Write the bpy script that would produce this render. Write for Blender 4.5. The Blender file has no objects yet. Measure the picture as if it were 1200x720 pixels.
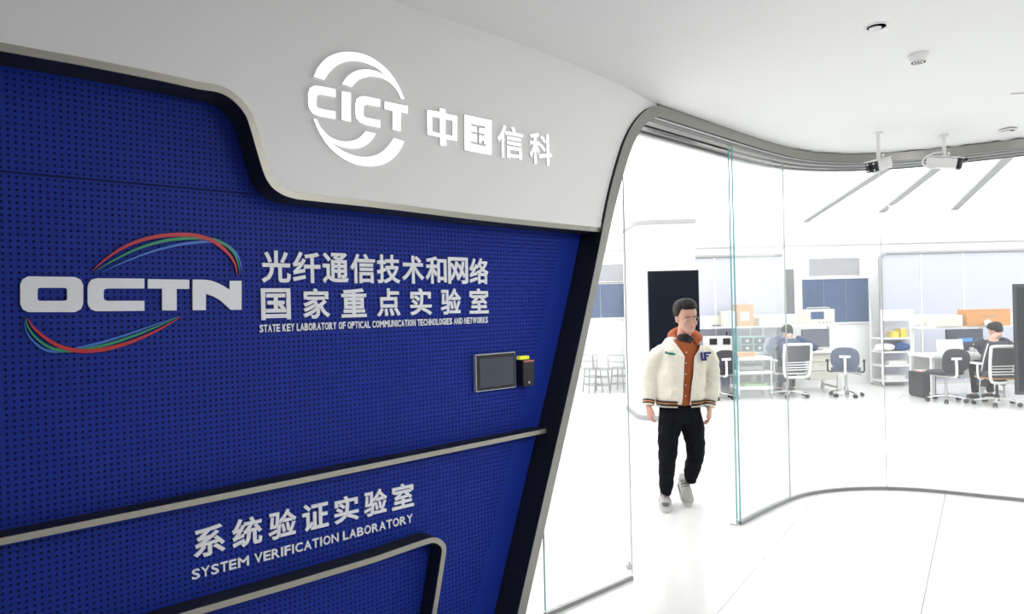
import bpy, bmesh, math, random
import numpy as np
from mathutils import Vector, Matrix, Euler
from math import sin, cos, pi, radians

random.seed(4)
SC = bpy.context.scene
COL = SC.collection

# ------------------------------------------------------------------ camera
F = 800.0; RO = radians(1.35); EYE = 1.65
RV = Vector((cos(RO), 0, -sin(RO))); UV = Vector((sin(RO), 0, cos(RO))); FV = Vector((0, 1, 0))
cd = bpy.data.cameras.new('camera'); cam = bpy.data.objects.new('camera', cd); COL.objects.link(cam)
cd.sensor_width = 36; cd.lens = 24; cd.clip_start = 0.05
m = Matrix.Identity(4)
for i in range(3):
    m[i][0] = RV[i]; m[i][1] = UV[i]; m[i][2] = -FV[i]
m.translation = (0, 0, EYE)
cam.matrix_world = m
SC.camera = cam

# ------------------------------------------------------------------ world, light, exposure
w = bpy.data.worlds.new('world'); SC.world = w; w.use_nodes = True
w.node_tree.nodes['Background'].inputs[0].default_value = (0.95, 0.97, 1.0, 1)
w.node_tree.nodes['Background'].inputs[1].default_value = 0.53
SC.view_settings.view_transform = 'Standard'; SC.view_settings.look = 'None'
SC.view_settings.exposure = 0.0; SC.view_settings.gamma = 1.0
LAB_CEIL = 2.05            # strength of the luminous laboratory ceiling

def area_light(name, loc, tgt, size, sy, power, col=(1, 1, 1)):
    l = bpy.data.lights.new(name, 'AREA'); l.shape = 'RECTANGLE'; l.size = size; l.size_y = sy
    l.energy = power; l.color = col
    o = bpy.data.objects.new(name, l); COL.objects.link(o); o.location = loc
    o.rotation_euler = (Vector(tgt) - Vector(loc)).to_track_quat('-Z', 'Y').to_euler()
    return o
area_light('foyer_fill_light', (2.9, 0.6, 2.85), (3.1, 1.6, 0), 1.6, 1.6, 112)  # unseen fill lamp, added to brighten the foyer ceiling by floor bounce

# ------------------------------------------------------------------ placement helpers (real surfaces, real metres)
def ray(x, y): return RV * ((x - 600) / F) + UV * ((360 - y) / F) + FV
CAMP = Vector((0, 0, EYE))
def onz(x, y, z): d = ray(x, y); return CAMP + d * ((z - EYE) / d.z)
def ony(x, y, Y): return CAMP + ray(x, y) * Y
TH = radians(49.15)
DV = Vector((sin(TH), cos(TH), 0)); NV = Vector((cos(TH), -sin(TH), 0))
DA, DF, DT, DB = 2.61, 2.63, 2.68, 2.78     # planes: opening frame, fascia, trims, perforated sheet
def W(x, y, D):
    d = ray(x, y); P = CAMP + d * (-D / NV.dot(d) if True else 0)
    t = (-D - NV.dot(CAMP)) / NV.dot(d); P = CAMP + d * t
    return (P.dot(DV), P.z)
def wallM(D, s=0, z=0):
    M = Matrix.Identity(4)
    for i in range(3):
        M[i][0] = DV[i]; M[i][1] = (0, 0, 1)[i]; M[i][2] = NV[i]
    M.translation = DV * s + Vector((0, 0, z)) - NV * D
    return M
def cr(pts, n=6, closed=False):
    pts = [Vector(p) for p in pts]; out = []
    N = len(pts)
    rng = range(N if closed else N - 1)
    for i in rng:
        if closed: p0, p1, p2, p3 = pts[i - 1], pts[i], pts[(i + 1) % N], pts[(i + 2) % N]
        else: p0, p1, p2, p3 = pts[max(i - 1, 0)], pts[i], pts[i + 1], pts[min(i + 2, N - 1)]
        for k in range(n):
            t = k / n
            out.append(0.5 * ((2 * p1) + (p2 - p0) * t + (2 * p0 - 5 * p1 + 4 * p2 - p3) * t * t + (3 * p1 - p0 - 3 * p2 + p3) * t ** 3))
    if not closed: out.append(pts[-1])
    return out

# ------------------------------------------------------------------ materials
MATS = {}
def mat(name, col, rough=0.5, metal=0.0, emit=0.0, noise=0.0, nscale=8.0, bump=0.0, spec=None, coat=0.0):
    if name in MATS: return MATS[name]
    mt = bpy.data.materials.new(name); mt.use_nodes = True; nt = mt.node_tree
    b = nt.nodes['Principled BSDF']
    b.inputs['Base Color'].default_value = (*col, 1); b.inputs['Roughness'].default_value = rough
    b.inputs['Metallic'].default_value = metal
    if spec is not None: b.inputs['Specular IOR Level'].default_value = spec
    if coat: b.inputs['Coat Weight'].default_value = coat; b.inputs['Coat Roughness'].default_value = 0.05
    if emit: b.inputs['Emission Color'].default_value = (*col, 1); b.inputs['Emission Strength'].default_value = emit
    if noise or bump:
        tc = nt.nodes.new('ShaderNodeTexCoord'); n = nt.nodes.new('ShaderNodeTexNoise')
        n.inputs['Scale'].default_value = nscale; n.inputs['Detail'].default_value = 4
        nt.links.new(tc.outputs['Object'], n.inputs['Vector'])
        if noise:
            mx = nt.nodes.new('ShaderNodeMix'); mx.data_type = 'RGBA'
            mx.inputs[6].default_value = (*[c * (1 - noise) for c in col], 1)
            mx.inputs[7].default_value = (*[min(1, c * (1 + noise)) for c in col], 1)
            nt.links.new(n.outputs['Fac'], mx.inputs[0]); nt.links.new(mx.outputs[2], b.inputs['Base Color'])
        if bump:
            bp = nt.nodes.new('ShaderNodeBump'); bp.inputs['Strength'].default_value = bump; bp.inputs['Distance'].default_value = 0.01
            nt.links.new(n.outputs['Fac'], bp.inputs['Height']); nt.links.new(bp.outputs[0], b.inputs['Normal'])
    MATS[name] = mt
    return mt
def brushed(name, col, rough):
    mt = mat(name, col, rough, 1.0)
    nt = mt.node_tree; b = nt.nodes['Principled BSDF']
    tc = nt.nodes.new('ShaderNodeTexCoord'); mp = nt.nodes.new('ShaderNodeMapping'); mp.inputs['Scale'].default_value = (3, 260, 260)
    n = nt.nodes.new('ShaderNodeTexNoise'); n.inputs['Scale'].default_value = 1.5
    nt.links.new(tc.outputs['Object'], mp.inputs[0]); nt.links.new(mp.outputs[0], n.inputs['Vector'])
    r = nt.nodes.new('ShaderNodeMapRange'); r.inputs[3].default_value = rough - 0.08; r.inputs[4].default_value = rough + 0.1
    nt.links.new(n.outputs['Fac'], r.inputs[0]); nt.links.new(r.outputs[0], b.inputs['Roughness'])
    return mt
def glass_mat(name, veil, tint=(0.97, 0.995, 0.99)):
    mt = bpy.data.materials.new(name); mt.use_nodes = True; nt = mt.node_tree; nt.nodes.clear()
    out = nt.nodes.new('ShaderNodeOutputMaterial')
    tr = nt.nodes.new('ShaderNodeBsdfTransparent'); tr.inputs[0].default_value = (*tint, 1)
    gl = nt.nodes.new('ShaderNodeBsdfGlossy'); gl.inputs['Roughness'].default_value = 0.0
    lw = nt.nodes.new('ShaderNodeLayerWeight'); lw.inputs['Blend'].default_value = 0.5
    pw = nt.nodes.new('ShaderNodeMath'); pw.operation = 'POWER'; pw.inputs[1].default_value = 4.0
    fr = nt.nodes.new('ShaderNodeMath'); fr.operation = 'MULTIPLY_ADD'; fr.inputs[1].default_value = 0.5; fr.inputs[2].default_value = 0.02
    nt.links.new(lw.outputs['Facing'], pw.inputs[0]); nt.links.new(pw.outputs[0], fr.inputs[0])
    tl = nt.nodes.new('ShaderNodeBsdfTranslucent'); tl.inputs[0].default_value = (0.95, 1, 1, 1)
    df = nt.nodes.new('ShaderNodeBsdfDiffuse'); df.inputs[0].default_value = (0.95, 1, 1, 1)
    m1 = nt.nodes.new('ShaderNodeMixShader'); m2 = nt.nodes.new('ShaderNodeMixShader'); m3 = nt.nodes.new('ShaderNodeMixShader')
    m3.inputs[0].default_value = 0.3; nt.links.new(tl.outputs[0], m3.inputs[1]); nt.links.new(df.outputs[0], m3.inputs[2])
    m2.inputs[0].default_value = veil  # milky white mixed in to imitate washed-out haze through the glass
    nt.links.new(fr.outputs[0], m1.inputs[0]); nt.links.new(tr.outputs[0], m1.inputs[1]); nt.links.new(gl.outputs[0], m1.inputs[2])
    nt.links.new(m1.outputs[0], m2.inputs[1]); nt.links.new(m3.outputs[0], m2.inputs[2]); nt.links.new(m2.outputs[0], out.inputs[0])
    MATS[name] = mt
    return mt

M_white = mat('fascia_white', (0.87, 0.87, 0.855), 0.45, noise=0.012, nscale=3)
M_ceil = mat('ceiling_white', (0.86, 0.86, 0.85), 0.6, noise=0.01, nscale=2)
M_labwall = mat('lab_wall_white', (0.88, 0.88, 0.88), 0.6, noise=0.01)
M_blue = mat('perforated_blue', (0.008, 0.030, 0.30), 0.5, noise=0.10, nscale=5, spec=0.2)
M_bluehole = mat('blue_backing', (0.002, 0.007, 0.11), 0.8, noise=0.1)
M_black = mat('black_reveal', (0.013, 0.014, 0.020), 0.6, noise=0.2)
M_metal = brushed('brushed_steel', (0.31, 0.305, 0.28), 0.34)
M_metal2 = brushed('brushed_trim', (0.40, 0.385, 0.33), 0.42)
M_gray = mat('track_grey', (0.30, 0.30, 0.30), 0.4, 0.3, noise=0.1)
M_lgray = mat('light_grey', (0.62, 0.62, 0.62), 0.5, noise=0.05)
M_tile = mat('floor_tile_white', (0.77, 0.77, 0.76), 0.16, noise=0.03, nscale=1.3, bump=0.02)
M_joint = mat('floor_joint', (0.50, 0.50, 0.49), 0.7, noise=0.1)
M_letter = mat('letter_white', (0.90, 0.91, 0.95), 0.4, noise=0.02)
M_lit = mat('lit_letter', (1, 1, 0.98), 0.4, emit=0.8, noise=0.01)
M_glass = glass_mat('clear_glass', 0.034, (0.985, 0.995, 0.99))
M_glassedge = mat('glass_edge_teal', (0.16, 0.42, 0.45), 0.25, noise=0.1)
M_seam = mat('glass_seam_grey', (0.50, 0.54, 0.54), 0.3, noise=0.05)
M_glow = mat('luminous_ceiling', (1, 1, 1), 0.6, emit=LAB_CEIL)
M_frost = mat('frosted_blue_panel', (0.50, 0.52, 0.60), 0.3, noise=0.03)
M_window = mat('dark_window_glass', (0.07, 0.11, 0.22), 0.08, noise=0.25, nscale=1.2)
M_beam = mat('beam_grey', (0.33, 0.33, 0.34), 0.6, noise=0.05)
M_louvre = mat('grey_louvre', (0.42, 0.42, 0.45), 0.5, noise=0.05)
M_plwhite = mat('plastic_white', (0.83, 0.83, 0.82), 0.35, noise=0.01)
M_cream = mat('plastic_cream', (0.72, 0.70, 0.62), 0.4, noise=0.02)
M_plblack = mat('plastic_black', (0.015, 0.015, 0.018), 0.35, noise=0.1)
M_screen = mat('screen_glass', (0.006, 0.008, 0.014), 0.12, noise=0.1, spec=0.15)
M_screen2 = mat('screen_grey', (0.075, 0.085, 0.11), 0.12, noise=0.1)
M_chrome = mat('chrome', (0.6, 0.6, 0.6), 0.2, 1.0, noise=0.02)
M_fabric = mat('grey_fabric', (0.05, 0.052, 0.06), 0.9, noise=0.2, nscale=60, bump=0.2)
M_fabricblue = mat('blue_grey_fabric', (0.09, 0.11, 0.17), 0.9, noise=0.2, nscale=60, bump=0.2)
M_orange = mat('cardboard_orange', (0.62, 0.30, 0.12), 0.8, noise=0.08, nscale=20)
M_bench = mat('bench_white', (0.80, 0.80, 0.78), 0.4, noise=0.02)
M_teal = mat('equipment_teal', (0.22, 0.36, 0.38), 0.5, noise=0.15, nscale=20)
M_green = mat('green_mat', (0.30, 0.50, 0.26), 0.7, noise=0.1)
M_yellow = mat('yellow_plastic', (0.80, 0.60, 0.08), 0.5, noise=0.05)
M_navy = mat('navy_cloth', (0.03, 0.05, 0.13), 0.85, noise=0.2, nscale=25, bump=0.2)
M_paleblue = mat('pale_blue_cloth', (0.26, 0.31, 0.40), 0.85, noise=0.1, nscale=20, bump=0.2)
M_skin = mat('skin', (0.62, 0.34, 0.25), 0.5, noise=0.06, nscale=14)
M_hair = mat('black_hair', (0.008, 0.006, 0.005), 0.6, spec=0.25, noise=0.3, nscale=90, bump=0.6)
M_jacket = mat('cream_wool', (0.80, 0.75, 0.64), 0.9, noise=0.04, nscale=40, bump=0.15)
M_trouser = mat('black_trouser', (0.005, 0.0055, 0.008), 0.9, spec=0.15, noise=0.3, nscale=18, bump=0.3)
M_rust = mat('rust_cotton', (0.36, 0.085, 0.022), 0.85, noise=0.12, nscale=30, bump=0.2)
M_darkshirt = mat('dark_cotton', (0.02, 0.015, 0.015), 0.9, noise=0.1)
M_shoe = mat('shoe_grey', (0.44, 0.43, 0.41), 0.8, noise=0.15, nscale=50)
M_sole = mat('shoe_sole', (0.66, 0.65, 0.62), 0.7, noise=0.08)
M_shoedark = mat('shoe_dark', (0.12, 0.12, 0.12), 0.8, noise=0.1)
M_patchg = mat('patch_green', (0.02, 0.22, 0.16), 0.8, noise=0.1)
M_patchb = mat('patch_blue', (0.02, 0.04, 0.16), 0.8, noise=0.1)
M_red = mat('arc_red', (0.55, 0.02, 0.03), 0.4, noise=0.03)
M_grn = mat('arc_green', (0.02, 0.30, 0.13), 0.4, noise=0.03)
M_blu = mat('arc_blue', (0.04, 0.17, 0.62), 0.4, noise=0.03)

# ------------------------------------------------------------------ object helpers
def link(name, me, m, parent=None):
    o = bpy.data.objects.new(name, me); COL.objects.link(o)
    if m is not None and len(me.materials) == 0: me.materials.append(m)
    if parent is not None: o.parent = parent
    return o
def obj(name, bm, m, parent=None, smooth=False):
    me = bpy.data.meshes.new(name)
    bmesh.ops.recalc_face_normals(bm, faces=bm.faces)
    bm.to_mesh(me); bm.free()
    if smooth:
        for p in me.polygons: p.use_smooth = True
        try: me.set_sharp_from_angle(angle=radians(42))
        except Exception: pass
    return link(name, me, m, parent)
def thing(name, label, cat, loc=(0, 0, 0), rotz=0, group=None, M=None):
    o = bpy.data.objects.new(name, None); COL.objects.link(o); o.empty_display_size = 0.1
    if M is not None: o.matrix_world = M
    else: o.location = loc; o.rotation_euler = (0, 0, rotz)
    o['label'] = label; o['category'] = cat
    if group: o['group'] = group
    return o
def struct(o, label=None, cat=None):
    o['kind'] = 'structure'
    if label: o['label'] = label
    if cat: o['category'] = cat
    return o
def sempty(name, label, cat, M=None):
    o = bpy.data.objects.new(name, None); COL.objects.link(o)
    if M is not None: o.matrix_world = M
    return struct(o, label, cat)
def dup(root, loc, rotz, label, group=None):
    r = root.copy(); COL.objects.link(r); r.location = loc; r.rotation_euler = (0, 0, rotz); r['label'] = label
    if group: r['group'] = group
    for ch in list(root.children):
        c = ch.copy(); COL.objects.link(c); c.parent = r
        for g in list(ch.children):
            d = g.copy(); COL.objects.link(d); d.parent = c
    return r
def B(): return bmesh.new()
def box(bm, c, s, rot=None, bev=0.0):
    r = bmesh.ops.create_cube(bm, size=1.0)
    vs = r['verts']
    M = Matrix.Translation(c) @ (rot.to_4x4() if rot else Matrix.Identity(4)) @ Matrix.Diagonal((*s, 1))
    bmesh.ops.transform(bm, matrix=M, verts=vs)
    if bev:
        es = list({e for v in vs for e in v.link_edges})
        bmesh.ops.bevel(bm, geom=es, offset=bev, segments=2, affect='EDGES', profile=0.7)
    return bm
def bx(x0, x1, y0, y1, z0, z1, bm=None, bev=0.0):
    bm = bm or B()
    return box(bm, ((x0 + x1) / 2, (y0 + y1) / 2, (z0 + z1) / 2), (x1 - x0, y1 - y0, z1 - z0), bev=bev)
def cyl(bm, p0, p1, r, r2=None, seg=12):
    p0, p1 = Vector(p0), Vector(p1); d = p1 - p0
    q = d.to_track_quat('Z', 'Y').to_matrix().to_4x4()
    M = Matrix.Translation((p0 + p1) / 2) @ q
    bmesh.ops.create_cone(bm, cap_ends=True, segments=seg, radius1=r, radius2=r if r2 is None else r2, depth=d.length, matrix=M)
    return bm
def ell(bm, c, r, rot=None, u=16, v=10):
    M = Matrix.Translation(c) @ (rot.to_4x4() if rot else Matrix.Identity(4)) @ Matrix.Diagonal((*r, 1))
    bmesh.ops.create_uvsphere(bm, u_segments=u, v_segments=v, radius=1.0, matrix=M)
    return bm
def loft(bm, pts, rad, seg=16, lat=(1, 0, 0), n=3, power=2.0, fixlat=False):
    """closed tube through pts; rad = (a along lat, b across) per point"""
    if n > 1:
        P = cr(pts, n); R = cr([(r[0], r[1], 0) for r in rad], n)
    else: P = [Vector(p) for p in pts]; R = [Vector((r[0], r[1], 0)) for r in rad]
    rings = []; L0 = Vector(lat)
    for i, p in enumerate(P):
        t = (P[min(i + 1, len(P) - 1)] - P[max(i - 1, 0)]).normalized()
        L = (L0 - t * L0.dot(t)).normalized(); U = t.cross(L)
        ring = []
        for k in range(seg):
            a = 2 * pi * k / seg; ca, sa = cos(a), sin(a)
            x = math.copysign(abs(ca) ** (2 / power), ca); y = math.copysign(abs(sa) ** (2 / power), sa)
            ring.append(bm.verts.new(p + L * (x * R[i].x) + U * (y * R[i].y)))
        rings.append(ring)
    for a, b in zip(rings, rings[1:]):
        for k in range(seg): bm.faces.new((a[k], a[(k + 1) % seg], b[(k + 1) % seg], b[k]))
    bm.faces.new(rings[0][::-1]); bm.faces.new(rings[-1])
    return bm
def tube(bm, pts, r, seg=8, n=4):
    pts = [Vector(p) for p in pts]; P = cr(pts, n) if n > 1 else pts
    prev = None; rings = []
    for i, p in enumerate(P):
        t = (P[min(i + 1, len(P) - 1)] - P[max(i - 1, 0)]).normalized()
        if prev is None: L = t.orthogonal().normalized()
        else: L = (prev - t * prev.dot(t)).normalized()
        prev = L; U = t.cross(L)
        rings.append([bm.verts.new(p + (L * cos(2 * pi * k / seg) + U * sin(2 * pi * k / seg)) * r) for k in range(seg)])
    for a, b in zip(rings, rings[1:]):
        for k in range(seg): bm.faces.new((a[k], a[(k + 1) % seg], b[(k + 1) % seg], b[k]))
    bm.faces.new(rings[0][::-1]); bm.faces.new(rings[-1])
    return bm
def lathe(bm, prof, seg=24, M=None):
    rings = [[bm.verts.new((r * cos(2 * pi * k / seg), r * sin(2 * pi * k / seg), z)) for k in range(seg)] for r, z in prof]
    vs = [v for r in rings for v in r]
    for a, b in zip(rings, rings[1:]):
        for k in range(seg): bm.faces.new((a[k], a[(k + 1) % seg], b[(k + 1) % seg], b[k]))
    bm.faces.new(rings[0][::-1]); bm.faces.new(rings[-1])
    if M is not None: bmesh.ops.transform(bm, matrix=M, verts=vs)
    return bm
def shape2d(contours, thick):
    """filled planar outline(s) with holes, given real thickness; lies in XY, front at z=+thick"""
    cu = bpy.data.curves.new('outline', 'CURVE'); cu.dimensions = '2D'; cu.fill_mode = 'BOTH'
    cu.extrude = thick / 2
    for c in contours:
        sp = cu.splines.new('POLY'); sp.points.add(len(c) - 1)
        for i, p in enumerate(c): sp.points[i].co = (p[0], p[1], 0, 1)
        sp.use_cyclic_u = True
    o = bpy.data.objects.new('outline', cu)
    me = bpy.data.meshes.new_from_object(o)
    bpy.data.objects.remove(o); bpy.data.curves.remove(cu)
    me.transform(Matrix.Translation((0, 0, thick / 2)))
    me.materials.clear()
    return me
def text_mesh(txt, bold, thick):
    cu = bpy.data.curves.new('glyph', 'FONT'); cu.body = txt; cu.size = 1.0
    cu.resolution_u = 3
    o = bpy.data.objects.new('glyph', cu); me = bpy.data.meshes.new_from_object(o)
    bpy.data.objects.remove(o); bpy.data.curves.remove(cu)
    # flat fill -> prism
    bm = B(); bm.from_mesh(me); bpy.data.meshes.remove(me)
    bmesh.ops.remove_doubles(bm, verts=bm.verts, dist=1e-5)
    for f in bm.faces:
        if f.normal.z < 0: f.normal_flip()
    mv = {}
    for v in bm.verts:
        ns = []
        for e in v.link_edges:
            if len(e.link_faces) == 1:
                a, b = e.verts; d = (b.co - a.co).normalized(); nn = Vector((d.y, -d.x, 0))
                if nn.dot(e.link_faces[0].calc_center_median() - a.co) > 0: nn = -nn
                ns.append(nn)
        if ns:
            q = sum(ns, Vector()); q = q.normalized() if q.length > 1e-6 else ns[0]
            mv[v] = q * (bold / max(0.55, q.dot(ns[0])))
    for v, q in mv.items(): v.co += q
    r = bmesh.ops.extrude_face_region(bm, geom=list(bm.faces))
    vs = [g for g in r['geom'] if isinstance(g, bmesh.types.BMVert)]
    bmesh.ops.translate(bm, vec=(0, 0, thick), verts=vs)
    return bm
def fit(bm, x0, x1, y0, y1):
    xs = [v.co.x for v in bm.verts]; ys = [v.co.y for v in bm.verts]
    ax, bx_, ay, by = min(xs), max(xs), min(ys), max(ys)
    for v in bm.verts:
        v.co.x = x0 + (v.co.x - ax) / (bx_ - ax) * (x1 - x0); v.co.y = y0 + (v.co.y - ay) / (by - ay) * (y1 - y0)
    return bm
def remesh(o, voxel, smooth=2):
    md = o.modifiers.new('r', 'REMESH'); md.mode = 'VOXEL'; md.voxel_size = voxel; md.use_smooth_shade = True
    if smooth:
        s = o.modifiers.new('s', 'SMOOTH'); s.factor = 0.5; s.iterations = smooth
    dg = bpy.context.evaluated_depsgraph_get(); dg.update()
    me = bpy.data.meshes.new_from_object(o.evaluated_get(dg))
    o.modifiers.clear(); old = o.data; ms = list(old.materials); o.data = me
    me.materials.clear()
    for x in ms: me.materials.append(x)
    bpy.data.meshes.remove(old)
    for p in me.polygons: p.use_smooth = True
    return o

# ================================================================== SETTING
# plan path of the opening's head rail and of the glass line
s_end = 3.52
pA = DV * s_end - NV * DA
RAIL = [(pA.x, pA.y)] + [(1.61, 4.915), (2.02, 5.31), (2.36, 5.60), (2.66, 5.775), (3.0, 5.85), (3.34, 5.82), (3.68, 5.68), (4.13, 5.40), (5.2, 4.75), (6.6, 3.9)]
RAILS = [Vector((p.x, p.y)) for p in cr([(a, b, 0) for a, b in RAIL], 6)]
pW = DV * -1.6 - NV * DA
FULL = [Vector((pW.x, pW.y))] + RAILS
FA = np.array([(p.x, p.y) for p in FULL])
def sdist(x, y):
    """signed distance to the wall/rail line, positive on the foyer side"""
    P = np.array((x, y)); A = FA[:-1]; D = FA[1:] - A
    t = np.clip(((P - A) * D).sum(1) / (D * D).sum(1), 0, 1); Q = A + D * t[:, None]
    d2 = ((P - Q) ** 2).sum(1); i = int(d2.argmin())
    cr_ = D[i][0] * (P[1] - A[i][1]) - D[i][1] * (P[0] - A[i][0])
    return (-1 if cr_ > 0 else 1) * math.sqrt(d2[i])
RT, RB = 2.893, 2.822
RA = np.array([(p.x, p.y) for p in RAILS])
def cz(x, y):
    """foyer ceiling height: dips to the rail"""
    P = np.array((x, y)); A = RA[:-1]; D = RA[1:] - A
    t = np.clip(((P - A) * D).sum(1) / (D * D).sum(1), 0, 1); Q = A + D * t[:, None]
    d = math.sqrt(((P - Q) ** 2).sum(1).min())
    return RT + 0.14 * (1 - math.exp(-d / 0.6))
def ceilpt(px, py):
    z = 2.95
    for _ in range(12):
        P = onz(px, py, z); z = cz(P.x, P.y)
    return P

# floor: base slab and rows of large polished tiles
fl = struct(obj('floor', bx(-5, 14, -4, 15, -0.10, -0.0105), M_joint), 'polished white stone floor running from foyer into laboratory', 'floor')
az = radians(34.8); TW, TL = 0.891, 1.782
E1 = Vector((cos(az), -sin(az), 0)); E2 = Vector((sin(az), cos(az), 0))
tb = B(); box(tb, (0, 0, -0.005), (TW - 0.003, TL - 0.003, 0.01), bev=0.0012)
tme = bpy.data.meshes.new('floor_tile'); tb.to_mesh(tme); tb.free(); tme.materials.append(M_tile)
off1 = -0.312
for i in range(-14, 14):
    for j in range(-5, 14):
        c = E1 * (off1 + (i + 0.5) * TW) + E2 * (j * TL + (0.5 * TL if i % 2 else 0) + 0.4)
        if not (-4.2 < c.x < 13.2 and -1.6 < c.y < 14.4): continue
        if abs(c.x) > 0.95 * max(c.y, 0) + 2.2: continue
        t = link('floor_tile', tme, None, fl); t.location = c; t.rotation_euler = (0, 0, -az)

# left wall backing, perforated sheets
oC = [(2.21, 0), (2.43, .60), (2.646, 1.18), (2.827, 1.69), (2.95, 2.06), (3.03, 2.30), (3.11, 2.49), (3.185, 2.635), (3.28, 2.755), (3.40, 2.85), (s_end, RT)]
iC = [(2.27, 0), (2.49, .60), (2.70, 1.174), (2.88, 1.69), (3.015, 2.07), (3.10, 2.29), (3.18, 2.475), (3.25, 2.605), (3.335, 2.715), (3.44, 2.795), (s_end, RB)]
def ext0(a, b):   # extend to the floor
    t = (0 - a[1]) / (b[1] - a[1]); return (a[0] + (b[0] - a[0]) * t, 0.0)
oS = [Vector((p.x, p.y)) for p in cr([(a, b, 0) for a, b in oC], 4)]
iS = [Vector((p.x, p.y)) for p in cr([(a, b, 0) for a, b in iC], 4)]
mS = [(a + b) / 2 for a, b in zip(oS, iS)]
wl = shape2d([[(-1.5, 0.0)] + [tuple(p) for p in mS] + [(s_end, 3.3), (-1.5, 3.3)]], 0.12)
wall_left = struct(link('wall_left', wl, M_bluehole), 'blue perforated feature wall with slanted right end', 'wall')
wall_left.matrix_world = wallM(2.785 + 0.12)

def mid_s(z):
    for a, b in zip(mS, mS[1:]):
        if a.y <= z <= b.y: return a.x + (b.x - a.x) * (z - a.y) / max(b.y - a.y, 1e-6)
    return mS[-1].x
PITCH = 0.0213
def perforated(z0, z1, name='perforated_panel'):
    """sheet metal with real octagonal holes, clipped along the slanted end"""
    p = PITCH; h = 0.0050
    nz = int(round((z1 - z0) / p)); pz = (z1 - z0) / nz
    V = []; Fc = []
    sq = [(-.5, -.5), (0, -.5), (.5, -.5), (.5, 0), (.5, .5), (0, .5), (-.5, .5), (-.5, 0)]
    oc = [(cos(radians(225 + 45 * k)) * h, sin(radians(225 + 45 * k)) * h) for k in range(8)]
    s0 = -1.0
    for j in range(nz):
        zc = z0 + (j + .5) * pz; smax = mid_s(zc)
        ns = int((smax - s0) / p)
        for i in range(ns):
            sc_ = s0 + (i + .5) * p
            n = len(V)
            if sc_ < smax - 0.165 - 0.02 and sc_ > -0.15:
                V += [(sc_ + a * p, zc + b * pz, 0) for a, b in sq] + [(sc_ + a, zc + b, 0) for a, b in oc]
                Fc += [(n + k, n + (k + 1) % 8, n + 8 + (k + 1) % 8, n + 8 + k) for k in range(8)]
        sa = s0 + max(0, math.ceil((smax - 0.185 - s0) / p - 0.5)) * p
        n = len(V)
        V += [(sa, zc - pz / 2, 0), (smax, zc - pz / 2, 0), (smax, zc + pz / 2, 0), (sa, zc + pz / 2, 0)]
        Fc.append((n, n + 1, n + 2, n + 3))
        sb = s0 + math.floor((-0.15 - s0) / p - 0.5 + 1) * p; n = len(V)
        V += [(s0, zc - pz / 2, 0), (sb, zc - pz / 2, 0), (sb, zc + pz / 2, 0), (s0, zc + pz / 2, 0)]
        Fc.append((n, n + 1, n + 2, n + 3))
    me = bpy.data.meshes.new(name); me.from_pydata(V, [], Fc)
    o = link(name, me, M_blue, wall_left)
    o.location = (0, 0, 2.905 - DB)
    return o
perforated(0.0, 0.935); perforated(0.943, 2.130); perforated(2.138, 2.86)

# white fascia above the blue sheets
fpx = [(-60, 38), (0, 49.6), (99, 68), (190, 86.5), (230, 95.5), (259, 101), (279, 113), (294, 131), (301, 149), (310, 180), (319, 207), (330, 219), (345, 225), (365, 227.8), (450, 237.5), (560, 251.7), (640, 260.5), (706, 267)]
fC = [W(*p, DF) for p in fpx]
fsl = (fC[0][1] - fC[3][1]) / (fC[0][0] - fC[3][0]); fC = [(-1.2, fC[0][1] + fsl * (-1.2 - fC[0][0])), (-0.5, fC[0][1] + fsl * (-0.5 - fC[0][0]))] + fC[1:]
fS = [Vector((p.x, p.y)) for p in cr([(a, b, 0) for a, b in fC], 5)]
oUp = [p for p in oS if p.y > fS[-1].y]
fas = shape2d([[tuple(p) for p in fS] + [(p.x - 0.004, p.y) for p in oUp if p.y > 2.09] + [(s_end, 3.2), (-1.2, 3.2)]], 0.11)
fasc = struct(link('wall_fascia', fas, M_white), 'white fascia wall above the blue panels carrying the lit logo', 'wall')
fasc.matrix_world = wallM(DF + 0.11)

def strip(path, half, d_metal, depth, parent, closed=False):
    """protruding strip along a path in wall coordinates; front lip is metal, the body behind is black"""
    P = [Vector((p[0], p[1])) for p in path]; L = []; R = []
    for i, p in enumerate(P):
        t = (P[min(i + 1, len(P) - 1)] - P[max(i - 1, 0)]).normalized(); nrm = Vector((-t.y, t.x))
        L.append(p + nrm * half); R.append(p - nrm * half)
    def prism(z0, z1, name, m, k=1.0):
        bm = B(); rings = []
        for p, a, b in zip(P, L, R):
            a = p + (a - p) * k; b = p + (b - p) * k
            rings.append([bm.verts.new((a.x, a.y, z1)), bm.verts.new((b.x, b.y, z1)), bm.verts.new((b.x, b.y, z0)), bm.verts.new((a.x, a.y, z0))])
        for a, b in zip(rings, rings[1:]):
            for q in range(4): bm.faces.new((a[q], a[(q + 1) % 4], b[(q + 1) % 4], b[q]))
        bm.faces.new(rings[0]); bm.faces.new(rings[-1][::-1])
        return obj(name, bm, m, parent)
    prism(-d_metal, 0, 'metal_lip', M_metal2); prism(-depth, -d_metal, 'black_reveal', M_black, 0.97)
# fascia edge
t1 = sempty('trim_1', 'brushed metal lip stepping along the lower edge of the white fascia', 'trim', wallM(DF - 0.002))
fm = []
for i, p in enumerate(fS):
    t = (fS[min(i + 1, len(fS) - 1)] - fS[max(i - 1, 0)]).normalized(); fm.append(p + Vector((t.y, -t.x)) * 0.0135)
strip(fm, 0.0135, 0.006, DB - DF, t1)
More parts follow.
